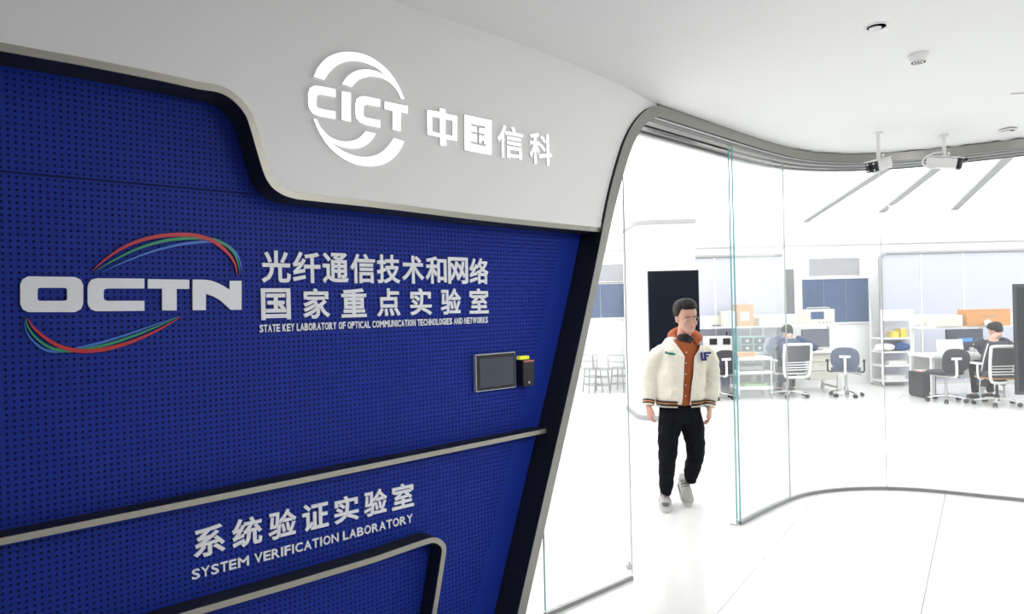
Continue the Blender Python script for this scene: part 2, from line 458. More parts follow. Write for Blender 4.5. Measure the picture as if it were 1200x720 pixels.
# mid line
t2 = sempty('trim_2', 'long straight brushed metal strip crossing the blue wall below the wall tablet', 'trim', wallM(DT))
a = W(0, 635.5, DT); b = W(640, 505.2, DT); zc = (a[1] + b[1]) / 2
strip([(-1.2, a[1] - 0.02), a, b], 0.0115, 0.006, DB - DT, t2)
# lower bent frame
t3 = sempty('trim_3', 'brushed metal strip bent round a corner under the lower lettering', 'trim', wallM(DT))
lp = [W(*p, DT) for p in [(228, 718.5), (340, 686), (440, 656), (490, 638.5), (508, 633.5), (517, 637), (520.5, 644), (519, 657), (514, 690), (509, 720)]]
lp = [(-0.6, lp[0][1] - 0.01)] + lp
e = ext0(lp[-2], lp[-1]); lp.append(e)
sl = [Vector((p.x, p.y)) for p in cr([(a, b, 0) for a, b in lp[3:9]], 5)]
strip(lp[:3] + [tuple(p) for p in sl] + lp[9:], 0.0125, 0.006, DB - DT, t3)

# opening frame: metal band up the slanted end, round the corner and along the glass line
t4 = sempty('trim_4', 'wide brushed steel band framing the glazed opening, slanted at left and curving overhead', 'trim')
fr = []
for a, b in zip(oS, iS):
    A = DV * a.x - NV * DA; Bp = DV * b.x - NV * DA
    fr.append((Vector((A.x, A.y, a.y)), Vector((Bp.x, Bp.y, b.y)), -NV))
for i, p in enumerate(RAILS[1:], 1):
    t = (RAILS[min(i + 1, len(RAILS) - 1)] - RAILS[i - 1]).normalized()
    n = Vector((-t.y, t.x, 0))
    fr.append((Vector((p.x, p.y, RT)), Vector((p.x, p.y, RB)), n))
def band(d0, d1, name, m, shrink=0.0, parent=t4):
    bm = B(); rings = []
    for a, b, n in fr:
        e = (b - a) * shrink
        rings.append([bm.verts.new(a + e + n * d0), bm.verts.new(b - e + n * d0), bm.verts.new(b - e + n * d1), bm.verts.new(a + e + n * d1)])
    for a, b in zip(rings, rings[1:]):
        for q in range(4): bm.faces.new((a[q], a[(q + 1) % 4], b[(q + 1) % 4], b[q]))
    bm.faces.new(rings[0]); bm.faces.new(rings[-1][::-1])
    return obj(name, bm, m, parent)
band(0, 0.004, 'metal_lip', M_metal); band(0.004, 0.30, 'black_reveal', M_black, 0.02)

def along(path, d0, d1, z0, z1, bm=None):
    """prism following a plan path, offset d0..d1 to the laboratory side"""
    bm = bm or B(); rings = []
    for i, p in enumerate(path):
        t = (path[min(i + 1, len(path) - 1)] - path[max(i - 1, 0)]).normalized(); n = Vector((-t.y, t.x))
        a = p + n * d0; b = p + n * d1
        rings.append([bm.verts.new((a.x, a.y, z1)), bm.verts.new((a.x, a.y, z0)), bm.verts.new((b.x, b.y, z0)), bm.verts.new((b.x, b.y, z1))])
    for a, b in zip(rings, rings[1:]):
        for q in range(4): bm.faces.new((a[q], a[(q + 1) % 4], b[(q + 1) % 4], b[q]))
    bm.faces.new(rings[0]); bm.faces.new(rings[-1][::-1])
    return bm
HP = [RAILS[0] - DV.to_2d() * 0.3] + RAILS
hd = struct(obj('header', along(HP, 0.04, 0.34, 2.83, 3.3), M_white), 'white soffit over the curved glass line with grey channels', 'soffit')
for d0, d1, zb, m in [(0.032, 0.05, 2.822, M_plwhite), (0.05, 0.062, 2.806, M_gray), (0.075, 0.12, 2.808, M_metal), (0.12, 0.15, 2.812, M_gray),
                      (0.165, 0.19, 2.80, M_chrome), (0.205, 0.24, 2.806, M_metal), (0.255, 0.262, 2.795, M_gray), (0.30, 0.34, 2.805, M_lgray)]:
    obj('track_channel', along(HP, d0, d1, zb, 2.84), m, hd)

# ceilings
nx, ny = 120, 110; X0, X1, Y0, Y1 = -4.0, 7.2, -3.5, 6.1
gx = np.linspace(X0, X1, nx); gy = np.linspace(Y0, Y1, ny)
bm = B(); G = {}
def gv(i, j):
    if (i, j) not in G: G[i, j] = bm.verts.new((gx[i], gy[j], cz(gx[i], gy[j])))
    return G[i, j]
for i in range(nx - 1):
    for j in range(ny - 1):
        xc, yc = (gx[i] + gx[i + 1]) / 2, (gy[j] + gy[j + 1]) / 2
        if sdist(xc, yc) > -0.09: bm.faces.new((gv(i, j), gv(i + 1, j), gv(i + 1, j + 1), gv(i, j + 1)))
ceil = obj('ceiling', bm, M_ceil, smooth=True)
struct(ceil, 'plain white foyer ceiling', 'ceiling')
lc = struct(obj('ceiling_lab', bx(-4, 13, 3.2, 13.5, 3.22, 3.30), M_glow), 'luminous white laboratory ceiling', 'ceiling')
for (p0, p1) in [((1172, 195), (1118, 247)), ((1090, 205), (1033, 250)), ((1030, 205), (905, 286))]:
    a = onz(*p0, 3.16); b = onz(*p1, 3.16); d = (b - a); a = a - d * 0.5
    if b.y > 13.3: b = a + (b - a) * ((13.3 - a.y) / (b.y - a.y))
    L = (b - a).length; c = (a + b) / 2; rot = Euler((0, 0, math.atan2(d.y, d.x))).to_matrix()
    bm = B(); box(bm, (0, 0, 0), (L, 0.11, 0.04), rot=rot); bmesh.ops.translate(bm, vec=(c.x, c.y, 3.182), verts=bm.verts)
    obj('ceiling_beam', bm, M_beam, lc)

# unseen walls added behind and left of the viewer to cut ambient light
struct(obj('wall_light_blocker', bx(-3.4, 1.2, -3.2, -3.0, 0, 3.1), M_gray), 'unseen grey wall added behind the viewer to block ambient light', 'wall')
struct(obj('wall_light_blocker_left', bx(-3.4, -3.2, -3.0, 1.4, 0, 3.1), M_gray), 'unseen grey side wall added to block ambient light from the left', 'wall')
# laboratory walls
YB = 13.4
wb = struct(obj('wall_back', bx(-4, 13, YB, YB + 0.2, 0, 3.3), M_labwall), 'white back wall of the laboratory', 'wall')
struct(obj('wall_right', bx(12.6, 12.8, 2.5, YB, 0, 3.3), M_labwall), 'white right wall of the laboratory', 'wall')
struct(obj('wall_lab_left', bx(-4.0, -3.8, 3.3, YB, 0, 3.3), M_labwall), 'white left wall of the laboratory', 'wall')
a = ony(870, 288, YB); bm = bx(-3.7, 12.5, YB - 0.05, YB, a.z - 0.03, a.z + 0.02)
struct(obj('trim_5', bm, M_lgray), 'thin grey cornice line on the laboratory back wall', 'trim')

def back_rect(px0, py0, px1, py1, Y):
    a = ony(px0, py0, Y); b = ony(px1, py1, Y); return min(a.x, b.x), max(a.x, b.x), min(a.z, b.z), max(a.z, b.z)
def window(n, rect, lab, m=M_window, div=1, louvre=False):
    x0, x1, z0, z1 = rect
    e = sempty('window_%d' % n, lab, 'window')
    bm = B(); f = 0.03
    for r in [(x0 - f, x1 + f, z1, z1 + f), (x0 - f, x1 + f, z0 - f, z0), (x0 - f, x0, z0, z1), (x1, x1 + f, z0, z1)]:
        bx(r[0], r[1], YB - 0.03, YB, r[2], r[3], bm)
    obj('window_frame', bm, M_plwhite, e)
    if louvre:
        k = 9; h = (z1 - z0) / k
        for i in range(k):
            bm = B(); box(bm, ((x0 + x1) / 2, YB - 0.012, z0 + (i + .5) * h), (x1 - x0, 0.004, h * 0.96), rot=Euler((radians(12), 0, 0)).to_matrix())
            obj('slat', bm, m, e)
    else:
        wd = (x1 - x0) / div
        for i in range(div): obj('pane', bx(x0 + i * wd + 0.006, x0 + (i + 1) * wd - 0.006, YB - 0.016, YB - 0.004, z0, z1), m, e)
window(1, back_rect(939, 328, 1018, 377, YB), 'wide dark blue glazed window right of the oscilloscope on back wall', div=3)
window(2, back_rect(947, 304, 1007, 323, YB), 'grey louvred panel just above the dark blue back window', M_louvre, louvre=True)
window(3, back_rect(920, 316, 931, 372, YB), 'narrow dark strip window between the frosted bay and the blue window', mat('strip_window', (0.16, 0.16, 0.19), 0.2, noise=0.25, nscale=2))
window(4, back_rect(672, 334, 735, 372, YB), 'dark window seen between slanted frame and white column', div=2)
window(5, back_rect(690, 311, 735, 330, YB), 'grey louvred panel above the window beside the slanted frame', M_louvre, louvre=True)

def bay(label, px0, px1, pyt, Y, seams, group=None):
    a = ony(px0, pyt, Y); x1 = ony(px1, 360, Y).x; x0, zt = a.x, a.z
    t = thing('glazed_partition', label, 'partition', (x0, Y, 0))
    w_ = x1 - x0
    xs = [0] + [ony(s, 360, Y).x - x0 for s in seams] + [w_]
    for p, q in zip(xs, xs[1:]):
        obj('panel', bx(p + 0.008, q - 0.008, -0.02, 0.0, 0.04, zt - 0.03), M_frost, t)
        if p > 0: obj('mullion', bx(p - 0.012, p + 0.012, -0.03, 0.01, 0.04, zt - 0.03), M_plwhite, t)
    R = 0.14; pts = [(0, -0.03, 0), (0, -0.03, zt - R)] + [(R - R * cos(k * pi / 12), -0.03, zt - R + R * sin(k * pi / 12)) for k in range(1, 6)] + [(R, -0.03, zt), (w_, -0.03, zt)]
    bm = B(); tube(bm, pts, 0.035, 6, 1); obj('frame', bm, M_beam, t)
    bm = bx(0, w_, -0.04, 0.02, 0.0, 0.045); obj('base_rail', bm, M_lgray, t)
    bm = bx(0, w_, 0.0, 0.03, 0.0, zt + 0.0); obj('backing', bm, M_plwhite, t)
bay('pale blue frosted glass partition behind the workbench, right of the white column', 735, 917, 303, 13.0, [775, 838, 878])
bay('long frosted glass partition behind the shelf rack and right desk', 1030, 1330, 297, 13.0, [1079, 1129, 1205, 1270])

# column with its band, seen behind the man
YC = 9.6
cl = ony(743, 485, 10.1); cf = ony(752, 492, YC); crr = ony(819, 490, YC)
def col_pts(o=0.0):
    x0, x1 = cl.x - o, crr.x + o; y0 = YC - o; y1 = 10.75; r = 0.26 + o
    P = [(x1, y1), (x1, y0 + 0.0)]
    P += [(x0 + r - r * sin(k * pi / 16), y0 + r - r * cos(k * pi / 16)) for k in range(0, 9)]
    P += [(x0, y1)]
    return P
def pris(P, z0, z1, bm=None):
    bm = bm or B(); a = [bm.verts.new((x, y, z0)) for x, y in P]; b = [bm.verts.new((x, y, z1)) for x, y in P]
    n = len(P)
    for k in range(n): bm.faces.new((a[k], a[(k + 1) % n], b[(k + 1) % n], b[k]))
    bm.faces.new(a[::-1]); bm.faces.new(b); return bm
co = struct(obj('column', pris(col_pts(), 0, 3.25), M_labwall), 'white round-cornered column behind the walking man', 'column')
zb = ony(785, 259.5, YC).z
obj('band', pris(col_pts(0.02), zb - 0.035, zb + 0.025), M_beam, co)
obj('skirting', pris(col_pts(0.012), 0.0, 0.07), M_beam, co)

# ------------------------------------------------------------------ glass
GL = [(0.0, 3.38), (0.3, 3.675), (0.66, 4.035)]
GR = [(1.654, 5.045), (1.982, 5.375), (2.3, 5.66), (2.56, 5.81), (2.878, 5.885), (3.2, 5.875), (3.52, 5.77), (4.02, 5.47), (5.2, 4.80), (6.5, 4.0)]
GRS = [Vector((p.x, p.y)) for p in cr([(a, b, 0) for a, b in GR], 6)]
def sub(path, x0, x1):
    out = []
    for a, b in zip(path, path[1:]):
        for xx in (x0, x1):
            if a.x <= xx < b.x: out.append((xx, a + (b - a) * ((xx - a.x) / (b.x - a.x))))
    pts = [(p.x, p) for p in path if x0 < p.x < x1] + out
    pts.sort(key=lambda q: q[0]); return [p for _, p in pts]
def pane(path, z0, z1, name, parent, th=0.012, d=0.0, teal=(0,), seam=True):
    o = obj(name, along(path, d, d + th, z0, z1), M_glass, parent)
    o.data.materials.append(M_glassedge); o.data.materials.append(M_seam)
    for f in o.data.polygons:
        if f.index - (len(o.data.polygons) - 2) in teal: f.material_index = 1
        elif seam and f.index >= len(o.data.polygons) - 2: f.material_index = 2
    return o
g1 = sempty('window_6', 'clear fixed glass pane between the slanted steel band and the open doorway', 'window')
LP = [Vector(p) for p in GL]
DG = 2.645; sg = W(742, 682, DG)[0]
s6 = W(640, 719, DG)[0]
gp_ = [(s6, 0.03)] + [(p.x + 0.012, p.y) for p in iS if s6 < p.x + 0.012 <= sg and p.y < 2.8]
for a_, b_ in zip(iS, iS[1:]):
    if a_.x + 0.012 <= s6 < b_.x + 0.012: gp_.insert(1, (s6, a_.y + (b_.y - a_.y) * (s6 - a_.x - 0.012) / (b_.x - a_.x)))
pm = shape2d([gp_ + [(sg, gp_[-1][1]), (sg, 0.03)]], 0.012)
po = link('glass_pane', pm, M_glass, g1); po.matrix_world = wallM(DG + 0.012)
pm.materials.append(M_glassedge); pm.materials.append(M_seam)
for f in pm.polygons:
    if abs(f.normal.z) < 0.5 and f.center.x < s6 + 0.01: f.material_index = 1
    if abs(f.normal.z) < 0.5 and f.center.x > sg - 0.002: f.material_index = 2
s_a = s6
q0 = DV * s_a - NV * DG; q1 = DV * sg - NV * DG
obj('base_channel', along([Vector((q0.x, q0.y)), Vector((q1.x, q1.y))], -0.004, 0.018, 0.0, 0.022), M_gray, g1)
bm = B(); cyl(bm, (q1.x - .03, q1.y - .045, 0.09), (q1.x - .03, q1.y + .0, 0.09), 0.018); obj('clamp', bm, M_chrome, g1)
g2 = sempty('window_7', 'curved clear glass wall right of the open doorway', 'window')
cuts = [1.655, 2.262, 3.19, 4.55, 6.4]
for a, b in zip(cuts, cuts[1:]): pane(sub(GRS, a + 0.0015, b - 0.0015), 0.02, 2.80, 'glass_pane', g2, teal=(0,) if a < 1.7 else ())
obj('base_channel', along(sub(GRS, 1.656, 6.4), -0.010, 0.022, 0.0, 0.026), M_gray, g2)
d2 = sempty('door_1', 'sliding glass door leaf parked behind the curved glass wall', 'door')
pane([Vector((1.672, 5.115)), Vector((2.20, 5.64))], 0.012, 2.80, 'glass_leaf', d2, d=0.02, seam=False)
bm = bx(-0.03, 0.03, -0.05, 0.05, 0, 0.012); o = obj('floor_guide', bm, M_chrome, d2); o.location = (1.63, 5.07, 0); o.rotation_euler = (0, 0, radians(-45))

# ================================================================== SIGNS ON THE WALL
def wall_polys(name, contours_px, D, thick, m, parent, back=0.0):
    cs = [[W(x, y, D - thick) for x, y in c] for c in contours_px]
    me = shape2d(cs, thick); return link(name, me, m, parent)
def crop(pts, ox, oy, k): return [(ox + x / k, oy + y / k) for x, y in pts]

# OCTN logo
LG = thing('wall_logo', 'white OCTN letters with red, green and blue swooshes on the perforated blue wall', 'logo', M=wallM(DB - 0.001))
K = lambda p: crop(p, 0, 250, 4.0)
def rr(x0, y0, x1, y1, c, dy=0):
    return [(x0 + c, y0), (x1 - c, y0 + dy), (x1 - c * .3, y0 + c * .35 + dy), (x1, y0 + c + dy), (x1, y1 - c), (x1 - c * .3, y1 - c * .35), (x1 - c, y1), (x0 + c, y1), (x0 + c * .3, y1 - c * .35), (x0, y1 - c), (x0, y0 + c), (x0 + c * .3, y0 + c * .35)]
wall_polys('letter', [K(rr(95, 296, 390, 464, 38, 3)), K(rr(176, 350, 315, 411, 10))], DB, 0.012, M_letter, LG)
wall_polys('letter', [K([(455, 305), (677, 307), (677, 353), (505, 353), (490, 357), (486, 366), (486, 398), (490, 407), (505, 411), (677, 411), (677, 458), (450, 460), (428, 452), (415, 435), (411, 420), (411, 345), (417, 326), (430, 311)])], DB, 0.012, M_letter, LG)
wall_polys('letter', [K([(693, 309), (887, 312), (887, 355), (828, 355), (828, 456), (760, 456), (760, 354), (693, 353)])], DB, 0.012, M_letter, LG)
wall_polys('letter', [K([(903, 311), (958, 312), (990, 316), (1020, 327), (1050, 342), (1076, 359), (1076, 317), (1132, 317), (1132, 453), (1082, 453), (1058, 431), (1030, 407), (1000, 390), (965, 378), (965, 455), (903, 455)])], DB, 0.012, M_letter, LG)
def swoosh(pts, wmax, m, lift):
    P = cr([(x, y, 0) for x, y in pts], 8); n = len(P); L = []; R = []
    for i, p in enumerate(P):
        t = (P[min(i + 1, n - 1)] - P[max(i - 1, 0)]).normalized(); nn = Vector((-t.y, t.x, 0)); u = i / (n - 1)
        h = wmax / 2 * max(0.12, sin(pi * u) ** 0.7)
        L.append((p + nn * h)); R.append((p - nn * h))
    c = K([(q.x, q.y) for q in L + R[::-1]])
    wall_polys('swoosh', [c], DB, 0.006 + lift, m, LG)
swoosh([(432, 270), (500, 212), (600, 150), (720, 112), (830, 101), (920, 106), (1000, 132), (1065, 183), (1100, 235), (1112, 290)], 19, M_red, 0.004)
swoosh([(446, 272), (540, 217), (650, 165), (770, 130), (870, 118), (960, 118), (1030, 134), (1085, 172), (1113, 225), (1124, 282)], 15, M_grn, 0.002)
swoosh([(478, 276), (580, 230), (700, 184), (820, 152), (920, 137), (1000, 134), (1060, 148), (1105, 186), (1126, 232), (1131, 275)], 13, M_blu, 0.0)
swoosh([(848, 486), (760, 538), (650, 590), (540, 627), (440, 645), (350, 643), (270, 620), (200, 575), (150, 528), (127, 488)], 19, M_red, 0.004)
swoosh([(840, 484), (740, 530), (620, 578), (500, 617), (400, 637), (310, 646), (230, 628), (170, 585), (132, 535), (120, 488)], 15, M_grn, 0.002)
swoosh([(832, 486), (730, 522), (600, 568), (480, 605), (380, 630), (290, 648), (215, 642), (155, 600), (122, 550), (115, 498)], 13, M_blu, 0.0)

# CICT logo (lit)
CL = thing('lit_logo', 'glowing white CICT letters inside crescent rings on the white fascia', 'logo', M=wallM(DF - 0.001))
K2 = lambda p: crop(p, 350, 50, 4.8)
T2 = 0.012
def lit(name, cs): wall_polys(name, [K2(c) for c in cs], DF, T2, M_lit, CL)
up = cr([(82, 192, 0), (115, 130, 0), (165, 82, 0), (225, 57, 0), (290, 52, 0), (365, 65, 0), (440, 103, 0), (510, 165, 0), (560, 240, 0), (595, 318, 0)], 4)
dn = cr([(576, 318, 0), (548, 265, 0), (500, 218, 0), (445, 196, 0), (385, 193, 0), (335, 212, 0), (298, 250, 0)], 4)
dn2 = cr([(243, 235, 0), (265, 200, 0), (300, 170, 0), (345, 153, 0), (400, 152, 0), (450, 165, 0), (488, 186, 0)], 4)
dn3 = cr([(484, 182, 0), (430, 140, 0), (360, 112, 0), (290, 105, 0), (225, 122, 0), (175, 165, 0), (143, 212, 0)], 4)
lit('crescent', [[(p.x, p.y) for p in up + dn + dn2 + dn3]])
CX, CY = 338, 374
lit('crescent', [[(2 * CX - p.x, 2 * CY - p.y) for p in up + dn + dn2 + dn3]])
lit('letter', [[(207, 262), (207, 308), (122, 293), (106, 297), (100, 310), (100, 352), (106, 366), (122, 371), (207, 388), (207, 431), (110, 413), (75, 398), (56, 368), (52, 340), (52, 285), (62, 257), (85, 243), (110, 243)]])
lit('letter', [[(241, 273), (293, 282), (293, 446), (241, 436)]])
lit('letter', [[(458, 319), (458, 364), (385, 350), (372, 352), (365, 362), (365, 406), (370, 418), (385, 423), (458, 437), (458, 480), (375, 465), (340, 448), (321, 424), (317, 398), (317, 345), (325, 317), (345, 302), (370, 301)]])
lit('letter', [[(482, 330), (614, 358), (612, 402), (576, 393), (572, 500), (527, 490), (527, 385), (482, 375)]])
CT = thing('lit_lettering', 'glowing white four-character company name right of the round lit logo', 'lettering', M=wallM(DF - 0.001))
K3 = lambda p: crop(p, 490, 115, 7.06)
wall_polys('character', [K3([(72, 97), (175, 114), (175, 85), (226, 95), (226, 128), (322, 150), (322, 357), (232, 340), (232, 400), (180, 390), (180, 327), (75, 303)]),
                         K3([(115, 153), (115, 278), (178, 292), (178, 167)]), K3([(226, 176), (226, 301), (283, 314), (283, 189)])], DF, T2, M_lit, CT)
wall_polys('character', [K3([(380, 137), (607, 185), (607, 472), (384, 432)]),
                         K3([(436, 212), (553, 237), (553, 254), (504, 244), (504, 290), (543, 298), (543, 314), (504, 306), (504, 372), (522, 376), (522, 350), (545, 355), (545, 381), (559, 384), (559, 402), (432, 375), (432, 357), (484, 368), (484, 302), (438, 292), (438, 276), (484, 286), (484, 240), (436, 230)])], DF, T2, M_lit, CT)
def glyph_row(parent, chars, boxes, D, off, m, name, thick=0.008, shear=0.0):
    for ch, (s0, s1, z0, z1) in zip(chars, boxes):
        bm = text_mesh(ch, off, thick)
        if len(bm.verts) == 0: continue
        fit(bm, s0, s1, z0, z1); obj(name, bm, m, parent)
def wb4(x0, yt, yb, x1, yt2, yb2, D):
    s0, za = W(x0, yt, D); _, zb_ = W(x0, yb, D); s1, zc_ = W(x1, yt2, D); _, zd = W(x1, yb2, D)
    return s0, s1, (zb_ + zd) / 2, (za + zc_) / 2
bx3 = [wb4(490 + 652 / 7.06, 115 + 212 / 7.06, 115 + 480 / 7.06, 490 + 865 / 7.06, 115 + 255 / 7.06, 115 + 517 / 7.06, DF - T2),
       wb4(490 + 918 / 7.06, 115 + 280 / 7.06, 115 + 535 / 7.06, 490 + 1103 / 7.06, 115 + 300 / 7.06, 115 + 563 / 7.06, DF - T2)]
glyph_row(CT, '信科', bx3, DF, 0.016, M_lit, 'character', T2)

for root_ in (CL, CT):          # only the faces of the lit letters glow, their returns are plain white
    for ch_ in root_.children:
        ch_.data.materials.append(M_plwhite)
        for f_ in ch_.data.polygons:
            if abs(f_.normal.z) < 0.5: f_.material_index = 1
# laboratory name rows
DL = DB - 0.008
def even(s0, s1, n, fillr):
    w_ = (s1 - s0) / (n - 1 + fillr); return [(s0 + i * w_, s0 + i * w_ + w_ * fillr) for i in range(n)]
R1 = thing('wall_lettering', 'upper row of nine white characters right of the OCTN logo', 'lettering', M=wallM(DB - 0.001))
s0, s1, z0, z1 = wb4(305.5, 292.5, 331, 572, 303.5, 333.5, DL)
glyph_row(R1, '光纤通信技术和网络', [(a, b, z0, z1) for a, b in even(s0, s1, 9, 0.93)], DB, 0.024, M_letter, 'character')
R2 = thing('wall_lettering', 'widely spaced row of seven white characters beginning with a boxed one, above the small capitals', 'lettering', M=wallM(DB - 0.001))
s0, s1, z0, z1 = wb4(305.5, 337.5, 374, 572, 338.5, 368.5, DL)
glyph_row(R2, '国家重点实验室', [(a, b, z0, z1) for a, b in even(s0, s1, 7, 0.70)], DB, 0.024, M_letter, 'character')
def latin_row(parent, txt, s0, s1, z0, z1, off):
    """one word line, one object per letter"""
    adv = {'I': 0.28, 'M': 0.88, 'W': 0.98, ' ': 0.30, 'E': 0.60, 'F': 0.56, 'L': 0.55, 'T': 0.60, 'J': 0.5, 'S': 0.62, 'K': 0.66, 'Y': 0.64, 'A': 0.68, 'V': 0.66, 'P': 0.62, 'B': 0.65}
    tot = sum(adv.get(c, 0.68) for c in txt); k = (s1 - s0) / tot; x = s0
    for c in txt:
        a = adv.get(c, 0.68) * k
        if c != ' ':
            bm = text_mesh(c, off, 0.006)
            pad = 0.24 if c == 'I' else 0.06; fit(bm, x + a * pad, x + a * (1 - pad), z0, z1); obj('letter', bm, M_letter, parent)
        x += a
R3 = thing('wall_lettering', 'tiny white capitals STATE KEY LABORATORY OF OPTICAL COMMUNICATION TECHNOLOGIES AND NETWORKS', 'lettering', M=wallM(DB - 0.001))
s0, s1, z0, z1 = wb4(304, 379.5, 388.5, 572, 372.5, 379.8, DL)
latin_row(R3, 'STATE KEY LABORATORY OF OPTICAL COMMUNICATION TECHNOLOGIES AND NETWORKS', s0, s1, z0, z1, 0.03)
R4 = thing('wall_lettering', 'large white seven-character room name between the two metal strips', 'lettering', M=wallM(DB - 0.001))
s0, s1, z0, z1 = wb4(226, 621, 658.5, 484.5, 564, 591.5, DL)
glyph_row(R4, '系统验证实验室', [(a, b, z0, z1) for a, b in even(s0, s1, 7, 0.82)], DB, 0.024, M_letter, 'character')
R5 = thing('wall_lettering', 'white capitals SYSTEM VERIFICATION LABORATORY above the bent metal strip', 'lettering', M=wallM(DB - 0.001))
s0, s1, z0, z1 = wb4(224, 671.5, 683, 484, 600.5, 610.5, DL)
latin_row(R5, 'SYSTEM VERIFICATION LABORATORY', s0, s1, z0, z1, 0.02)

# wall tablet and card reader
TB = thing('wall_tablet', 'grey wall tablet screen in a thin pale frame on the blue wall', 'tablet', M=wallM(DB - 0.001))
s0, s1, z0, z1 = wb4(558, 416, 459.5, 604.5, 412.5, 455, DB - 0.03)
obj('housing', bx(s0, s1, z0, z1, 0, 0.024, bev=0.004), M_lgray, TB)
obj('bezel', bx(s0 + 0.005, s1 - 0.005, z0 + 0.005, z1 - 0.005, 0.024, 0.027), M_plblack, TB)
obj('screen', bx(s0 + 0.022, s1 - 0.018, z0 + 0.02, z1 - 0.022, 0.027, 0.0285), M_screen2, TB)
CRD = thing('card_reader', 'small dark card reader with yellow light beside the wall tablet', 'card reader', M=wallM(DB - 0.001))
s0, s1, z0, z1 = wb4(612, 422, 453.5, 625, 421, 452, DB - 0.05)
obj('body', bx(s0, s1, z0, z1, 0, 0.055, bev=0.006), M_plblack, CRD)
obj('light_bar', bx(s0 + 0.003, s1 - 0.012, z1 + 0.0, z1 + 0.018, 0.0, 0.03, bev=0.002), mat('indicator_yellow', (0.75, 0.8, 0.05), 0.4, emit=0.5, noise=0.02), CRD)
obj('red_strip', bx(s0 + 0.004, s1 - 0.004, z1 - 0.012, z1 - 0.004, 0.054, 0.0575), mat('strip_red', (0.75, 0.2, 0.2), 0.4, noise=0.02), CRD)
bm = B(); cyl(bm, ((s0 + s1) / 2, z0 + 0.02, 0.054), ((s0 + s1) / 2, z0 + 0.02, 0.0575), 0.006); obj('button', bm, M_lgray, CRD)

# ================================================================== CEILING FITTINGS
def downlight(px, py, r, label):
    P = ceilpt(px, py); t = thing('downlight', label, 'light', (P.x, P.y, P.z))
    obj('trim_ring', lathe(B(), [(r * 0.72, 0.01), (r, 0.004), (r, -0.003), (r * 0.9, -0.007), (r * 0.72, -0.003)]), M_plwhite, t, True)
    obj('reflector', lathe(B(), [(r * 0.74, -0.0035), (r * 0.2, -0.0035), (r * 0.2, 0.002), (r * 0.74, 0.002)]), M_gray, t, True)
    bm = B(); ell(bm, (0.0, 0.012, -0.004), (r * 0.5, r * 0.5, 0.009)); obj('lens', bm, M_plwhite, t, True)
downlight(1027, 31, 0.06, 'round recessed downlight nearest the top edge of the ceiling')
downlight(1181, 153, 0.06, 'round recessed downlight beside the rail at the right edge')
P = ceilpt(1076, 64)
t = thing('smoke_detector', 'domed white smoke detector on the foyer ceiling', 'smoke detector', (P.x, P.y, P.z))
obj('base', lathe(B(), [(0.05, 0.01), (0.056, -0.004), (0.055, -0.016), (0.03, -0.018)]), M_plwhite, t, True)
obj('dome', lathe(B(), [(0.048, -0.014), (0.045, -0.03), (0.034, -0.043), (0.028, -0.046)]), M_plwhite, t, True)
bm = B()
for k in range(12):
    a = 2 * pi * k / 12; box(bm, (0.031 * cos(a), 0.031 * sin(a), -0.0445), (0.010, 0.004, 0.006), rot=Euler((0, 0, a)).to_matrix())
obj('vent_slots', bm, M_plblack, t)
obj('tip', lathe(B(), [(0.02, -0.04), (0.018, -0.05), (0.008, -0.053)]), M_gray, t, True)
P = ceilpt(1197, 109)
t = thing('ceiling_vent', 'three slot air vent in the ceiling at the right edge', 'vent', (P.x, P.y, P.z), radians(-10))
for k in (-1, 0, 1): obj('slot', bx(-0.06, 0.1, k * 0.19 - 0.008, k * 0.19 + 0.008, -0.006, 0.012), M_lgray, t)

